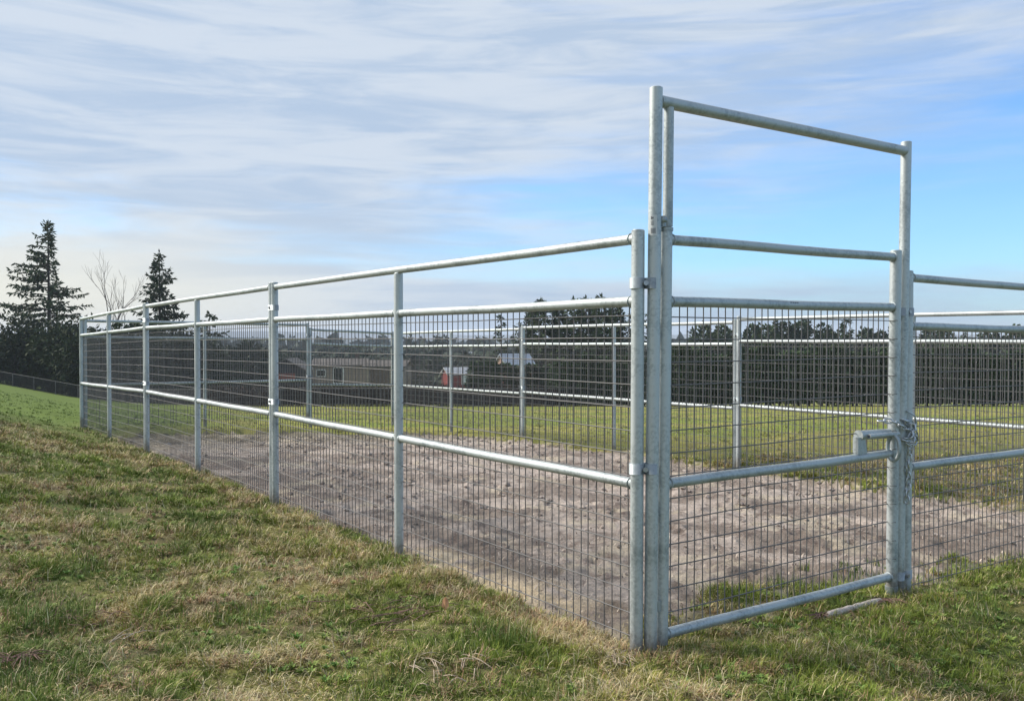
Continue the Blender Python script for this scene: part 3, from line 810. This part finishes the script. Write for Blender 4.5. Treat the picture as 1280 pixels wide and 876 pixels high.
stems('dead_stems', 'tangle of bleached stems in the turf below the middle of the near panel', gp3(560, 800, 3.6), 22, .12, .09, 'stem')
lp = gp3(556, 715, 4.35); m = MB()
for sgn in (-1, 1):
    m.quad((0, 0, .004), (sgn*.018, .006, .018), (sgn*.014, .02, .045), (0, .014, .040)); m.tri((0, .014, .040), (sgn*.014, .02, .045), (0, .022, .062))
m.tube([(0, 0, .004), (0, -.01, -.01)], .0012, 5)
o = m.build('fallen_leaf', M['leafbrown']); o.location = lp+Vector((0, 0, .02)); tag(o, 'single orange brown dry leaf standing in the grass by the near panel', 'leaf')

# ------------------------------------------------------------------ black field fence
fp = [(-260, 88), (-60, 84), (97, 78), (200, 70), (300, 62), (351, 58), (500, 55), (650, 58), (760, 60)]
path = []
for px, Z in fp:
    x_ = (px-640)/F*Z; path.append(Vector((x_, Z, gz0(x_, Z))))
root = empty('field_fence', path[0]); tag(root, 'low black mesh fence on thin posts along the far edge of the grass', 'fence')
o0 = path[0]; mm = MB(); pm = MB(); rm = MB()
for a_, b_ in zip(path[:-1], path[1:]):
    n_ = max(1, int((b_-a_).length/2.6))
    for i in range(n_):
        p_, q_ = a_.lerp(b_, i/n_)-o0, a_.lerp(b_, (i+1)/n_)-o0
        pm_ = MB(); pm_.tube([p_-Vector((0, 0, .2)), p_+Vector((0, 0, 1.22))], .035, 6); pm_.build('post', M['fpost'], root)
        for h in np.linspace(.05, 1.12, 14): mm.tube([p_+Vector((0, 0, h)), q_+Vector((0, 0, h))], .017, 3, False)
        nn = int((q_-p_).length/.12)
        for k in range(nn):
            w = p_.lerp(q_, (k+.5)/nn); mm.tube([w+Vector((0, .0, .03)), w+Vector((0, 0, 1.12))], .017, 3, False)
        rm.tube([p_+Vector((0, 0, 1.17)), q_+Vector((0, 0, 1.17))], .022, 5)
mm.build('mesh_netting', M['black'], root); rm.build('top_rail', M['fpost'], root)

# ------------------------------------------------------------------ trees
def sprays(pc, pd, size, aspect=.35, jitter=.5, droop=.25):
    """leaf shaped quads at points pc pointing along pd"""
    n = len(pc); d = pd+rng.normal(0, jitter, (n, 3)); d[:, 2] -= droop*rng.random(n)
    d /= np.linalg.norm(d, axis=1)[:, None]+1e-9
    r_ = rng.normal(0, 1, (n, 3)); s_ = np.cross(d, r_); s_ /= np.linalg.norm(s_, axis=1)[:, None]+1e-9
    L = (size*rng.uniform(.6, 1.3, n))[:, None]; w = L*aspect*.5
    v = np.empty((n, 4, 3)); v[:, 0] = pc; v[:, 1] = pc+d*L*.5+s_*w; v[:, 2] = pc+d*L; v[:, 3] = pc+d*L*.5-s_*w
    return v.reshape(-1, 3)
def leafmesh(name, v, mat, parent=None):
    return np_mesh(name, v, [np.arange(len(v)).reshape(-1, 4)], mat, None, False, parent)
def conifer(name, label, loc, H, Rr, nb, per, size, lean=0, z0=.08, power=.8, mat='fir', group=None, crown='crown', asym=None, cat='tree', limb=1.0):
    root = empty(name, loc); tag(root, label, cat, group)
    tr = MB(); K = 7
    top = [Vector((lean*(i/K)**1.6*H, 0, H*i/K)) for i in range(K+1)]; top[0].z = -.6
    tr.tube(top, [H*.016*(1-i/K)+.02 for i in range(K+1)], 7)
    pc, pd = [], []
    for i in range(nb):
        q = z0+(1-z0)*((i+random.random())/nb)**.92; q = min(q, .985)
        z_ = q*H; L = Rr*(1-q)**power*random.uniform(.55, 1.12)+.12
        az = random.random()*6.283
        if asym: L *= asym(az, q)
        if L < .12: continue
        c0_ = Vector((lean*q**1.6*H, 0, z_)); dr = Vector((math.cos(az), math.sin(az), 0))
        up_ = random.uniform(-.12, .22)+.35*(q-.4)
        bp = [c0_+dr*L*t+Vector((0, 0, L*(up_*t-.32*t*t+.25*t**3.2))) for t in (0, .35, .7, 1)]
        tr.tube(bp, [.035*limb*(L/Rr+.3), .025*limb, .016*limb, .006], 3, False)
        m_ = max(4, int(per*L/Rr))
        for k in range(m_):
            t = .12+.88*(k+random.random())/m_
            j = min(2, int(t*3)); bpt = bp[j].lerp(bp[j+1], min(1, t*3-j)) if j < 3 else bp[3]
            pc.append(bpt); sd = random.choice((-1, 1)); lat = Vector((-dr.y, dr.x, 0))*sd
            pd.append(dr*.7+lat*random.uniform(.2, .9)*(1.1-t)+Vector((0, 0, random.uniform(-.3, .12))))
    for k in range(10): pc.append(top[-1]-Vector((0, 0, random.uniform(0, .08)*H))); pd.append(Vector((random.gauss(0, .3), random.gauss(0, .3), 1)))
    tr.build('trunk', M['bark'], root)
    leafmesh(crown, sprays(np.array([tuple(p) for p in pc]), np.array([tuple(p) for p in pd]), size), M[mat], root)
    return root
def bushy(name, label, loc, lobes, n, size, mat='bush', group=None, trunk=True, cat='tree', aspect=.6):
    """lobes: (dx,dy,dz,rx,ry,rz)"""
    root = empty(name, loc); tag(root, label, cat, group)
    pcs, pds = [], []
    vol = np.array([l[3]*l[4]+l[4]*l[5]+l[3]*l[5] for l in lobes]); vol = vol/vol.sum()
    for l, f_ in zip(lobes, vol):
        k = int(n*f_); d = rng.normal(0, 1, (k, 3)); d /= np.linalg.norm(d, axis=1)[:, None]
        lump = .80+.34*fbm(d[:, 0]*3+l[0], d[:, 1]*3+d[:, 2]*4+l[2], .7, 3, 5)+0*d[:, 0]
        r_ = (rng.random(k)**.22)*lump
        pcs.append(np.array(l[:3])+d*r_[:, None]*np.array(l[3:])); pds.append(d)
    pc = np.concatenate(pcs); pd = np.concatenate(pds); k = pc[:, 2] > -.2; pc, pd = pc[k], pd[k]
    leafmesh('crown', sprays(pc, pd, size, aspect, .7, .1), M[mat], root)
    if trunk:
        m = MB(); zt = max(l[2] for l in lobes)
        m.tube([(0, 0, -.5), (0, 0, zt*.5), (.1, 0, zt)], [.18, .13, .05], 7)
        for l in lobes:
            m.tube([(0, 0, zt*.3), (l[0]*.5, l[1]*.5, l[2]*.7), (l[0], l[1], l[2]+l[5]*.5)], [.08, .05, .02], 5)
        m.build('trunk', M['bark'], root)
    return root
def bare(name, label, loc, H, depth=6, spread_=.55, mat='bark_pale', group=None, r0=None, cat='tree', twist=0):
    root = empty(name, loc); tag(root, label, cat, group); m = MB(); tw = MB()
    def rec(p, d, L, r, k):
        n_ = 3; pts = [p]; dd = d.copy()
        for i in range(n_):
            dd = (dd+Vector((random.gauss(0, .10 if k < depth else .02), random.gauss(0, .10 if k < depth else .02), .06))).normalized(); pts.append(pts[-1]+dd*L/n_)
        (m if k > 2 else tw).tube(pts, [r, r*.88, r*.76, r*.62], 5 if k > 2 else 3, False)
        if k == 0: return
        for j in range(2 if random.random() < .55 else 3):
            q = pts[-1] if j < 2 else pts[-2]
            ax = Vector((random.gauss(0, 1), random.gauss(0, 1), random.gauss(0, .3))).normalized()
            rec(q, (dd+ax*spread_*random.uniform(.6, 1.2)).normalized(), L*random.uniform(.62, .85), r*.60, k-1)
    rec(Vector((0, 0, -.3)), Vector((0, 0, 1)), H*.34, r0 or H*.014, depth)
    m.build('trunk', M[mat], root); tw.build('crown', M['twigs' if mat == 'bark_pale' else mat], root)
    return root
def base_at(px, Z):
    x_ = (px-640)/F*Z; return Vector((x_, Z, gz0(x_, Z)))
def topH(px, py, Z): return EYE-(py-HOR)/F*Z-gz0((px-640)/F*Z, Z)

# left group
def asymL(az, q):
    k = math.cos(az)              # +1 right
    if k > 0: return .62+.5*(1 if q < .62 and random.random() < .45 else 0)-.25*(q > .62)
    return 1.12 if q < .8 else .9
conifer('fir_tree', 'tall ragged fir with gappy limbs, tallest tree at the far left', base_at(62, 97), topH(62, 274, 97), 5.8, 200, 84, .50, lean=-.004, z0=.05, power=.62, asym=asymL, limb=2.0)
conifer('fir_tree', 'smaller pointed dark fir rising between the far left fence posts', base_at(200, 92), topH(200, 314, 92), 5.0, 230, 76, .46, z0=.05, power=.85)
conifer('fir_tree', 'small fir with a thin spiky tip, right of the smaller pointed fir', base_at(262, 90), topH(262, 388, 90), 6.0, 70, 56, .5, z0=.05, power=.9)
random.seed(21)
bare('bare_tree', 'leafless tree with fine forking branches between the two firs at left', base_at(147, 90), topH(143, 340, 90)*1.02, 5, .46, r0=.16)
for i, (px, py, Z, w, lab) in enumerate((
        (-40, 402, 96, 5.5, 'rounded dark evergreen bush at the left picture edge'),
        (18, 384, 92, 4.6, 'rounded dark evergreen mass below the tall ragged fir, left half'),
        (72, 392, 91, 4.2, 'rounded dark evergreen mass below the tall ragged fir, right half'),
        (118, 408, 86, 3.2, 'dark evergreen bush just behind the far left corner post'),
        (160, 400, 84, 3.6, 'dark evergreen bush under the leafless tree'),
        (205, 398, 82, 3.8, 'broad dark evergreen at the foot of the smaller pointed fir'),
        (250, 408, 82, 3.4, 'dark evergreen bush at the foot of the small spiky fir'))):
    H_ = topH(px, py, Z); b_ = base_at(px, Z); lob = []
    for k in range(6):
        lob.append((random.uniform(-.6, .6)*w, random.uniform(-.5, .5)*w, H_*random.uniform(.25, .62), w*random.uniform(.5, .8), w*.6, H_*random.uniform(.25, .38)))
    lob.append((0, 0, H_*.5, w*.7, w*.6, H_*.5)); lob.append((0, 0, H_*.2, w, w*.8, H_*.28))
    bushy('evergreen_bush', lab, b_, lob, 9000, .42, aspect=.5)
for px, py, Z, lab in ((296, 424, 95, 'bushy tree at the right end of the dark left wood'), (318, 431, 120, 'grey green tree behind the brown shed, left of the second panel joint'), (345, 434, 150, 'rounded tree above the dark gabled house')):
    H_ = topH(px, py, Z); w = H_*.45
    bushy('broadleaf_tree', lab, base_at(px, Z), [(random.uniform(-.5, .5)*w, 0, H_*q, w*.6, w*.6, H_*.3) for q in (.3, .45, .6, .68)], 3500, .5, 'farfir')

# tall firs behind the middle
fx = [(626, 393, 118, .75, 'sparse open fir, leftmost of the tall trees seen through the near panel'),
      (648, 402, 122, .8, 'short fir between the open fir and the tall block of firs'),
      (664, 386, 118, 1.1, 'slim fir just left of the tallest block of firs'),
      (676, 371, 112, 1.4, 'tall dense fir with its tip above the near rail, left one of the block'),
      (700, 380, 112, 1.1, 'dense fir second in the block of tall firs'),
      (717, 372, 110, 1.3, 'dense tall fir in the middle of the block of firs'),
      (733, 371, 112, 1.3, 'dense tall fir right of the middle of the block'),
      (752, 368, 110, 1.4, 'tallest fir tip above the near rail, next to the right end of the block'),
      (770, 372, 114, 1.1, 'fir with a ragged right side at the right end of the block'),
      (792, 384, 112, .9, 'open fir with sky showing through, next to the near corner post'),
      (812, 390, 116, 1.0, 'fir hidden mostly by the near corner post and gate post')]
for px, py, Z, w, lab in fx:
    dense = w > 1
    conifer('fir_tree', lab, base_at(px, Z), topH(px, py, Z), 2.6*w, 170 if dense else 70, 56 if dense else 24, .55, z0=.04, power=.55, group='tall firs behind the middle of the field', limb=1.5)
# trees above the hedge row on the right
tr = [(866, 408, 150), (884, 402, 152), (900, 404, 150), (914, 412, 148), (940, 404, 150), (954, 402, 146), (968, 399, 152), (982, 398, 150), (996, 397, 150), (1010, 398, 152), (1024, 402, 148),
      (1046, 412, 155), (1058, 398, 150), (1080, 408, 152), (1098, 412, 158), (1112, 410, 150), (1160, 405, 160), (1180, 408, 158), (1205, 414, 165), (1238, 408, 160), (1262, 404, 156), (1285, 402, 158), (1310, 405, 160), (1340, 402, 160), (1378, 406, 158)]
for i, (px, py, Z) in enumerate(tr):
    nm = ['round topped', 'pointed'][i % 3 == 0]; H_ = topH(px, py, Z)
    lab = 'dark %s tree showing above the long evergreen row' % nm
    g = 'dark %s trees above the evergreen row' % nm
    if i % 3 == 0 or px in (1058,): conifer('fir_tree', 'dark pointed tree showing above the long evergreen row', base_at(px, Z), H_, 2.6, 70, 34, .8, z0=.1, power=.6, group='dark pointed trees above the evergreen row', limb=1.5)
    else:
        w = 2.2
        bushy('round_tree', lab, base_at(px, Z), [(random.uniform(-.4, .4)*w, 0, H_*q, w*.75, w*.7, H_*.22) for q in (.35, .5, .65, .78)], 2200, .75, 'fir', g, False)
# long even evergreen row
protos = []
def rowtree(kind):
    H_ = 3.72+.2*kind/3; root = empty('row_evergreen', (0, 0, 0))
    n = 1500; q = rng.random(n)**.9; w = 6.283*rng.random(n)
    r_ = (.68*(1-q**3.0*.75))*(.55+.45*rng.random(n)**.5)*(.8+.35*fbm(w*1.3+kind*5, q*7, 1, 3, 9))
    pc = np.stack([np.cos(w)*r_, np.sin(w)*r_, .15+q*(H_-.25)], 1)
    pd = np.stack([np.cos(w)*.6, np.sin(w)*.6, np.full(n, .35)], 1)
    cr = leafmesh('crown', sprays(pc, pd, .34, .4, .35, .1), M['hedge'], root)
    m = MB(); m.tube([(0, 0, -.3), (0, 0, H_*.85)], [.07, .02], 6); tk = m.build('trunk', M['bark'], root)
    return root
cnt = 0
rowpos = []
for r_, (Z, off) in enumerate(((60, 0), (62.6, .5))):
    x_ = (592-640)/F*Z if r_ else (700-640)/F*Z
    while x_ < (1330-640)/F*Z+3:
        rowpos.append((x_+off*.5+random.gauss(0, .05), Z+random.gauss(0, .1))); x_ += .98
for i, (x_, Z) in enumerate(rowpos):
    if i < 5: o = rowtree(i); protos.append(o)
    else:
        src = protos[i % 5]; o = src.copy(); col.objects.link(o)
        for ch in src.children:
            c_ = ch.copy(); col.objects.link(c_); c_.parent = o
    o.location = (x_, Z, gz0(x_, Z)); o.rotation_euler = (0, 0, random.random()*6.28); k = (random.uniform(.86, 1.10)+.10*(float(fbm(x_, 0, 4, 2, 3))-.5))*(1.0 if x_ > (830-640)/F*Z else .84)
    o.scale = (1, 1, k)
    tag(o, 'dark narrow evergreen in the long close set row behind the pasture', 'tree', 'evergreens of the long row behind the pasture')
# bramble thicket behind the black fence and pale bare trees among the houses
n = 26000; px = rng.uniform(262, 700, n); Zb = rng.uniform(58.5, 63, n); xb = (px-640)/F*Zb
hb = .75+.75*fbm(xb, Zb, 3, 3, 5); zb = height0(xb, Zb)+hb*rng.random(n)**.8
d = rng.normal(0, .6, (n, 3)); d[:, 2] += .8
tag(leafmesh('bramble_thicket', sprays(np.stack([xb, Zb, zb], 1), d, .34, .16, .3, 0), M['bramble']), 'brown leafless bramble thicket along the black fence in the distance', 'thicket', kind='stuff')
for px, py, Z, mat, lab in ((326, 446, 96, 'bark_pale', 'pale pinkish leafless tree left of the second panel joint'), (545, 452, 120, 'bark_pale', 'pale leafless tree left of the red shed'),
                       (490, 444, 130, 'bark', 'dark leafless tree behind the brown outbuilding'), (400, 440, 125, 'bark', 'grey leafless tree above the left end of the tan house'), (690, 452, 100, 'bark_pale', 'pale leafless tree in front of the tall block of firs'),
                       (520, 456, 88, 'bark_pale', 'low leafless tree right of the brown outbuilding'),
                       (456, 450, 86, 'bark', 'leafless tree between the tan house and the brown outbuilding'), (394, 455, 86, 'bark_pale', 'pale leafless tree at the left end of the tan house'),
                       (540, 462, 84, 'bark', 'low dark leafless tree just left of the red shed'), (505, 450, 105, 'bark', 'leafless tree behind the right end of the brown outbuilding')):
    bare('bare_tree', lab, base_at(px, Z), topH(px, py, Z), 6, .6, mat)
for px, py, Z, lab in ((596, 462, 84, 'dark green bush right of the red shed'), (612, 470, 80, 'low dark bush left below the pale roofed barn'), (674, 466, 84, 'dark green bush right of the pale roofed barn'), (700, 468, 80, 'dark bush at the left end of the evergreen row')):
    H_ = topH(px, py, Z); w = 1.5
    bushy('evergreen_bush', lab, base_at(px, Z), [(random.uniform(-.5, .5)*w, 0, H_*q, w*.7, w*.7, H_*.3) for q in (.25, .5, .7)], 2500, .35, 'bush', None, False)

# far forest: one wooded mass of many conifers and round crowns, out to the ridge
fv = []
def farband(n, Z0, Z1, pxa, pxb, top0, size):
    Z = rng.uniform(Z0, Z1, n); px = rng.uniform(pxa, pxb, n); x_ = (px-640)/F*Z
    g = height0(x_, Z)
    topz = EYE-(top0+rng.normal(0, 1.6, n)-HOR)/F*Z
    for i in range(n):
        H_ = max(5, topz[i]-g[i]); k = 34; q = rng.random(k)**.7; w = rng.random(k)*6.283; pw_ = 1 if i % 2 else .45
        r_ = H_*.17*(1-q)**pw_*rng.uniform(.4, 1, k)*(1 if i % 2 else 1.3)
        pc = np.stack([x_[i]+np.cos(w)*r_, Z[i]+np.sin(w)*r_, g[i]+H_*(.25+.7*q)], 1)
        pd = np.stack([np.cos(w), np.sin(w), rng.normal(.2, .4, k)], 1)
        fv.append(sprays(pc, pd, size*H_/10, .6, .3, .1))
farband(420, 170, 260, 280, 700, 443, 2.4)
farband(560, 300, 480, -200, 1500, 434, 2.6)
farband(700, 520, 680, -300, 1600, 429.5, 3.0)
tag(leafmesh('far_forest', np.concatenate(fv), M['farfir']), 'bluish wooded valley filling the distance under the skyline', 'forest', kind='stuff')
for px, py, Z, lab in ((412, 421, 320, 'small pointed tree on the skyline, left one above the tan house'), (427, 422, 330, 'small pointed tree on the skyline above the tan house window'), (513, 418, 300, 'small pointed skyline tree just right of the second near post'),
                  (547, 417, 300, 'ragged skyline tree left of the red shed'), (557, 419, 310, 'thin skyline tree above the red shed'), (597, 421, 300, 'small skyline tree right of the red shed')):
    conifer('skyline_tree', lab, base_at(px, Z), topH(px, py, Z), 3.2, 40, 30, 1.5, z0=.3, power=.7, mat='farfir')

# ------------------------------------------------------------------ buildings
def gable(root, w, dpt, hw, hr, wall, roof, eave=.3, gable_wall=None, thick=.14):
    """ridge along local x; w along x, dpt along y"""
    m = MB(); m.box((0, 0, hw/2-.5), (w, dpt, hw+1)); m.build('wall', M[wall], root)
    g_ = MB(); n = 0
    for sx in (-1, 1):
        x_ = sx*(w/2-.003); a_ = (x_, -dpt/2, hw+.001); b_ = (x_, dpt/2, hw+.001); t_ = (x_, 0, hw+hr)
        g_.tri(*((a_, b_, t_) if sx > 0 else (b_, a_, t_)))
        x2 = x_-sx*.2; g_.tri(*(((x2, dpt/2, hw+.001), (x2, -dpt/2, hw+.001), (x2, 0, hw+hr)) if sx > 0 else ((x2, -dpt/2, hw+.001), (x2, dpt/2, hw+.001), (x2, 0, hw+hr))))
    g_.build('gable', M[gable_wall or wall], root)
    r_ = MB()
    sl_ = hr/(dpt/2)
    for sy in (-1, 1):
        y0, z0_ = sy*(dpt/2+eave), hw-eave*sl_; X_ = w/2+eave
        p = [(-X_, y0, z0_), (X_, y0, z0_), (X_, 0, hw+hr), (-X_, 0, hw+hr)]
        tp = [(a, b, c+thick) for a, b, c in p]
        r_.quad(*tp); r_.quad(*reversed(p))
        for i in range(4): r_.quad(p[i], p[(i+1) % 4], tp[(i+1) % 4], tp[i])
    return r_.build('roof', M[roof], root)
def opening(root, name, x_, z_, w, h, dpt, mat, frame=True):
    m = MB(); m.box((x_, -dpt/2-.02, z_), (w, .06, h)); o = m.build(name, M[mat], root)
    if frame:
        f_ = MB()
        for dx in (-1, 1): f_.box((x_+dx*(w/2+.05), -dpt/2-.035, z_), (.1, .09, h+.2))
        for dz in (-1, 1): f_.box((x_, -dpt/2-.033, z_+dz*(h/2+.05)), (w-.01, .085, .1))
        f_.build('frame', M['trim'], o)
    return o
def house(name, label, px, py_base, Z, rz):
    p = at(px, py_base, Z); root = empty(name, p, rz); tag(root, label, 'building'); 
    return root
h = house('red_shed', 'small red shed with a white metal roof across the valley', 571, 478, 92, R(24))
gable(h, 2.6, 1.9, 1.05, .55, 'red', 'roofwhite', .15); opening(h, 'door', .5, .45, .7, .95, 1.9, 'trim', False)
h = house('barn', 'brown barn with a pale grey metal roof and tan gable', 643, 466, 100, R(28))
gable(h, 3.4, 2.5, 1.2, 1.0, 'rust', 'roofblue', .2, 'pinktan'); opening(h, 'window', -.6, .6, .45, .45, 2.5, 'glass')
h = house('tan_house', 'low tan house with a dark opening seen through the wire', 427, 477, 98, R(4))
gable(h, 5.6, 4.4, 2.0, .6, 'tan', 'roofgrey', .25)
opening(h, 'door', -.1, .95, .95, 1.5, 4.4, 'glass'); opening(h, 'window', -1.9, 1.2, .8, .6, 4.4, 'glass'); m = MB(); m.box((1.6, .4, 2.75), (.4, .4, .8)); m.build('chimney', M['brown'], h)
h = house('brown_barn', 'low brown outbuilding with a wide boarded door right of the tan house', 486, 477, 92, R(-8))
gable(h, 4.0, 3.2, 1.75, .5, 'tan', 'roofgrey', .25, 'brown')
opening(h, 'door', -.5, .85, 2.0, 1.5, 3.2, 'brown', False)
h = house('gabled_house', 'dark house with a shallow pale edged gable beside the second panel joint', 364, 474, 105, R(90))
gable(h, 5.0, 4.4, 1.3, 1.25, 'darkwall', 'roofgrey', .25, 'darkwall')
m = MB(); m.box((-2.52, .2, .55), (.06, 2.6, .9)); m.build('lower_wall', M['rust'], h)
h = house('brown_shed', 'small brown shed behind the white vehicles', 312, 470, 104, R(12))
gable(h, 1.9, 1.5, 1.1, .5, 'brown', 'roofgrey', .12); opening(h, 'door', .2, .5, .5, 1, 1.5, 'glass', False)
for px, py, lab in ((575, 444, 'tiny white house in the far woods above the red shed'), (603, 445, 'tiny white house in the far woods left of the barn'), (588, 443, 'tiny pale house between the two white houses in the far woods')):
    h = house('far_house', lab, px, py, 290, R(random.choice((20, -30)))); gable(h, 1.9, 1.4, .7, .5, 'trim', 'roofwhite', .1)
    opening(h, 'window', 0, .4, .3, .3, 1.4, 'glass', False)
# two white vehicles
def car(label, px, Z, rz, L=4.3):
    z_ = gz0((px-640)/F*Z, Z); p = base_at(px, Z); p.z = EYE-(476-HOR)/F*Z
    root = empty('parked_car', p, rz); tag(root, label, 'car', 'white cars parked in the valley')
    prof = [(-L/2, .45), (-L/2, .85), (-L/2+.8, .95), (-L/2+1.35, 1.42), (L/2-1.1, 1.45), (L/2-.3, .98), (L/2, .9), (L/2, .42)]
    m = MB(); n0 = len(prof)
    for y_ in (-.85, .85):
        for x_, z2 in prof: m.v.append((x_, y_*(1 if z2 < 1 else .86), z2))
    m.f.append(tuple(range(n0))); m.f.append(tuple(reversed(range(n0, 2*n0)))); m.sm += [False, False]
    for i in range(n0): j = (i+1) % n0; m.f.append((i, i+n0, j+n0, j)); m.sm.append(False)
    m.build('body', M['carwhite'], root)
    for sy in (-1, 1):
        g_ = MB(); pts = [(-L/2+.95, sy*.842, .98), (L/2-.5, sy*.842, 1.0), (L/2-1.15, sy*.765, 1.36), (-L/2+1.42, sy*.765, 1.34)]
        pts = [(a, b+sy*.02, c) for a, b, c in pts]
        g_.quad(*(pts if sy < 0 else reversed(pts))); g_.build('window', M['glass'], root)
    for sx in (-1, 1):
        for sy in (-1, 1):
            w_ = MB(); w_.tube([(sx*L*.31, sy*.70, .32), (sx*L*.31, sy*.88, .32)], .32, 14); w_.build('wheel', M['tyre'], root)
car('white car parked below the dark wood, left one of two', 294, 108, R(10), 3.6)
car('white car parked below the dark wood, right one of two', 302.5, 112, R(-14), 3.6)
# distant ridges
def ridge(name, Z, w, base_y, amp, seed):
    xs_ = np.linspace(-w, w, 160); h_ = EYE-(base_y-HOR)/F*Z+amp*(fbm(xs_, xs_*0, w*.16, 5, seed)-.5)*2*Z/F
    v = []; f_ = []
    for i, x_ in enumerate(xs_):
        v += [(x_, Z-220, -60), (x_, Z, h_[i]), (x_, Z+500, -60)]
    for i in range(len(xs_)-1):
        a_ = i*3; f_ += [(a_, a_+3, a_+4, a_+1), (a_+1, a_+4, a_+5, a_+2)]
    me = bpy.data.meshes.new(name); me.from_pydata(v, [], f_); me.materials.append(M['hill']); me.update()
    o = bpy.data.objects.new(name, me); col.objects.link(o); tag(o, kind='structure')
ridge('distant_hills', 1750, 1900, 423, 5, 3)
ridge('distant_mountains', 3600, 3900, 415, 7, 9)

# ------------------------------------------------------------------ air
m = MB(); m.box((0, 1950, -32), (9000, 4500, 130))
hz = m.build('haze', bpy.data.materials.new('haze')); hm = hz.data.materials[0]; hm.use_nodes = True
hz.location = (0, 0, 0); nt = hm.node_tree
for nn in list(nt.nodes): nt.nodes.remove(nn)
out = N(nt, 'ShaderNodeOutputMaterial'); pv = N(nt, 'ShaderNodeVolumePrincipled')
pv.inputs['Color'].default_value = (.80, .88, 1.0, 1); pv.inputs['Density'].default_value = .00030
nt.links.new(pv.outputs[0], out.inputs['Volume']); tag(hz, kind='stuff')

# ------------------------------------------------------------------ sky, sun
SUN_EL, SUN_AZ = 38, -72          # azimuth from +Y, negative to the left
w = bpy.data.worlds.new('World'); scene.world = w; w.use_nodes = True; nt = w.node_tree
bg = nt.nodes['Background']; bg.inputs['Strength'].default_value = .1
sky = N(nt, 'ShaderNodeTexSky', sky_type='NISHITA'); sky.sun_disc = False
sky.sun_elevation = R(SUN_EL); sky.sun_rotation = R(SUN_AZ); sky.air_density = 1.0; sky.dust_density = .5; sky.ozone_density = 2.0
tc = N(nt, 'ShaderNodeTexCoord').outputs['Generated']
sx = N(nt, 'ShaderNodeSeparateXYZ'); nt.links.new(tc, sx.inputs[0])
def math_(op, a_, b_=None, c_=None, clamp=False):
    n_ = N(nt, 'ShaderNodeMath', operation=op); n_.use_clamp = clamp
    for i, v in enumerate((a_, b_, c_)):
        if v is None: continue
        if isinstance(v, (int, float)): n_.inputs[i].default_value = v
        else: nt.links.new(v, n_.inputs[i])
    return n_.outputs[0]
def mapr(v, a0, a1, b0, b1, typ='SMOOTHSTEP'):
    n_ = N(nt, 'ShaderNodeMapRange', interpolation_type=typ); nt.links.new(v, n_.inputs[0])
    for i, q in enumerate((a0, a1, b0, b1)): n_.inputs[i+1].default_value = q
    return n_.outputs[0]
def mapping(scl, rot=(0, 0, 0), loc=(0, 0, 0)):
    n_ = N(nt, 'ShaderNodeMapping'); nt.links.new(tc, n_.inputs[0])
    n_.inputs['Scale'].default_value = scl; n_.inputs['Rotation'].default_value = rot; n_.inputs['Location'].default_value = loc
    return n_.outputs[0]
def mixrgb(f_, a_, b_, blend='MIX'):
    n_ = N(nt, 'ShaderNodeMix', data_type='RGBA', blend_type=blend)
    if isinstance(f_, (int, float)): n_.inputs[0].default_value = f_
    else: nt.links.new(f_, n_.inputs[0])
    for i, v in ((6, a_), (7, b_)):
        if isinstance(v, tuple): n_.inputs[i].default_value = (*v, 1)
        else: nt.links.new(v, n_.inputs[i])
    return n_.outputs[2]
z_ = sx.outputs['Z']; x_ = sx.outputs['X']
nA = noise(nt, 1.6, 6, .55, mapping((1.3, 1.3, 8), (0, R(3), 0)), .5)
nB = noise(nt, 2.0, 6, .55, mapping((1.6, 1.6, 19), (0, R(4), 0), (3, 1, 2)), .35)
nC = noise(nt, 3.2, 7, .58, mapping((1.6, 1.6, 12), (0, R(5), 0), (7, 3, 5)), .6)
amt = math_('ADD', math_('MULTIPLY', nA, .6), math_('MULTIPLY', nB, .4))
bias = math_('ADD', mapr(z_, .08, .27, -.10, .19), mapr(x_, -.40, .45, .27, -.07))
low = mapr(z_, .02, .10, .34, 0)
amt = math_('ADD', math_('ADD', amt, bias), low)
cover = mapr(amt, .40, .76, .06, .97)
cloudc = mixrgb(mapr(nC, .36, .64, 0, 1), (3.0, 3.72, 4.75), (4.1, 4.58, 5.2))
# low sun warms the cloud near the left horizon
warm = math_('MULTIPLY', mapr(z_, .17, .02, 0, 1), mapr(x_, .0, -.52, .0, 1))
cloudc = mixrgb(warm, cloudc, (5.7, 5.5, 4.7))
lowgrey = math_('MULTIPLY', mapr(z_, .08, .03, 0, 1), mapr(x_, -.2, .3, 0, .8))
cloudc = mixrgb(lowgrey, cloudc, (2.55, 3.35, 4.4))
skyc = mixrgb(1.0, sky.outputs[0], (.68, 1.02, 1.36), 'MULTIPLY')
fin = mixrgb(cover, skyc, cloudc)
nt.links.new(fin, bg.inputs['Color'])
sd = bpy.data.lights.new('sun', 'SUN'); sd.energy = 3.5; sd.angle = R(14); sd.color = (1, .93, .84)
so = bpy.data.objects.new('sun', sd); col.objects.link(so)
vx = Vector((math.sin(R(SUN_AZ))*math.cos(R(SUN_EL)), math.cos(R(SUN_AZ))*math.cos(R(SUN_EL)), math.sin(R(SUN_EL))))
so.rotation_euler = vx.to_track_quat('Z', 'Y').to_euler(); so.location = (0, 0, 30)

# ------------------------------------------------------------------ camera
cd = bpy.data.cameras.new('camera'); co = bpy.data.objects.new('camera', cd); col.objects.link(co)
cd.sensor_width = 36; cd.lens = F/1280*36; cd.clip_end = 20000; cd.clip_start = .05
co.location = (0, 0, EYE); co.rotation_euler = (R(90)-math.atan(18/F), 0, 0)
scene.camera = co
scene.view_settings.view_transform = 'Standard'; scene.view_settings.look = 'None'
scene.view_settings.exposure = .7; scene.view_settings.gamma = 1
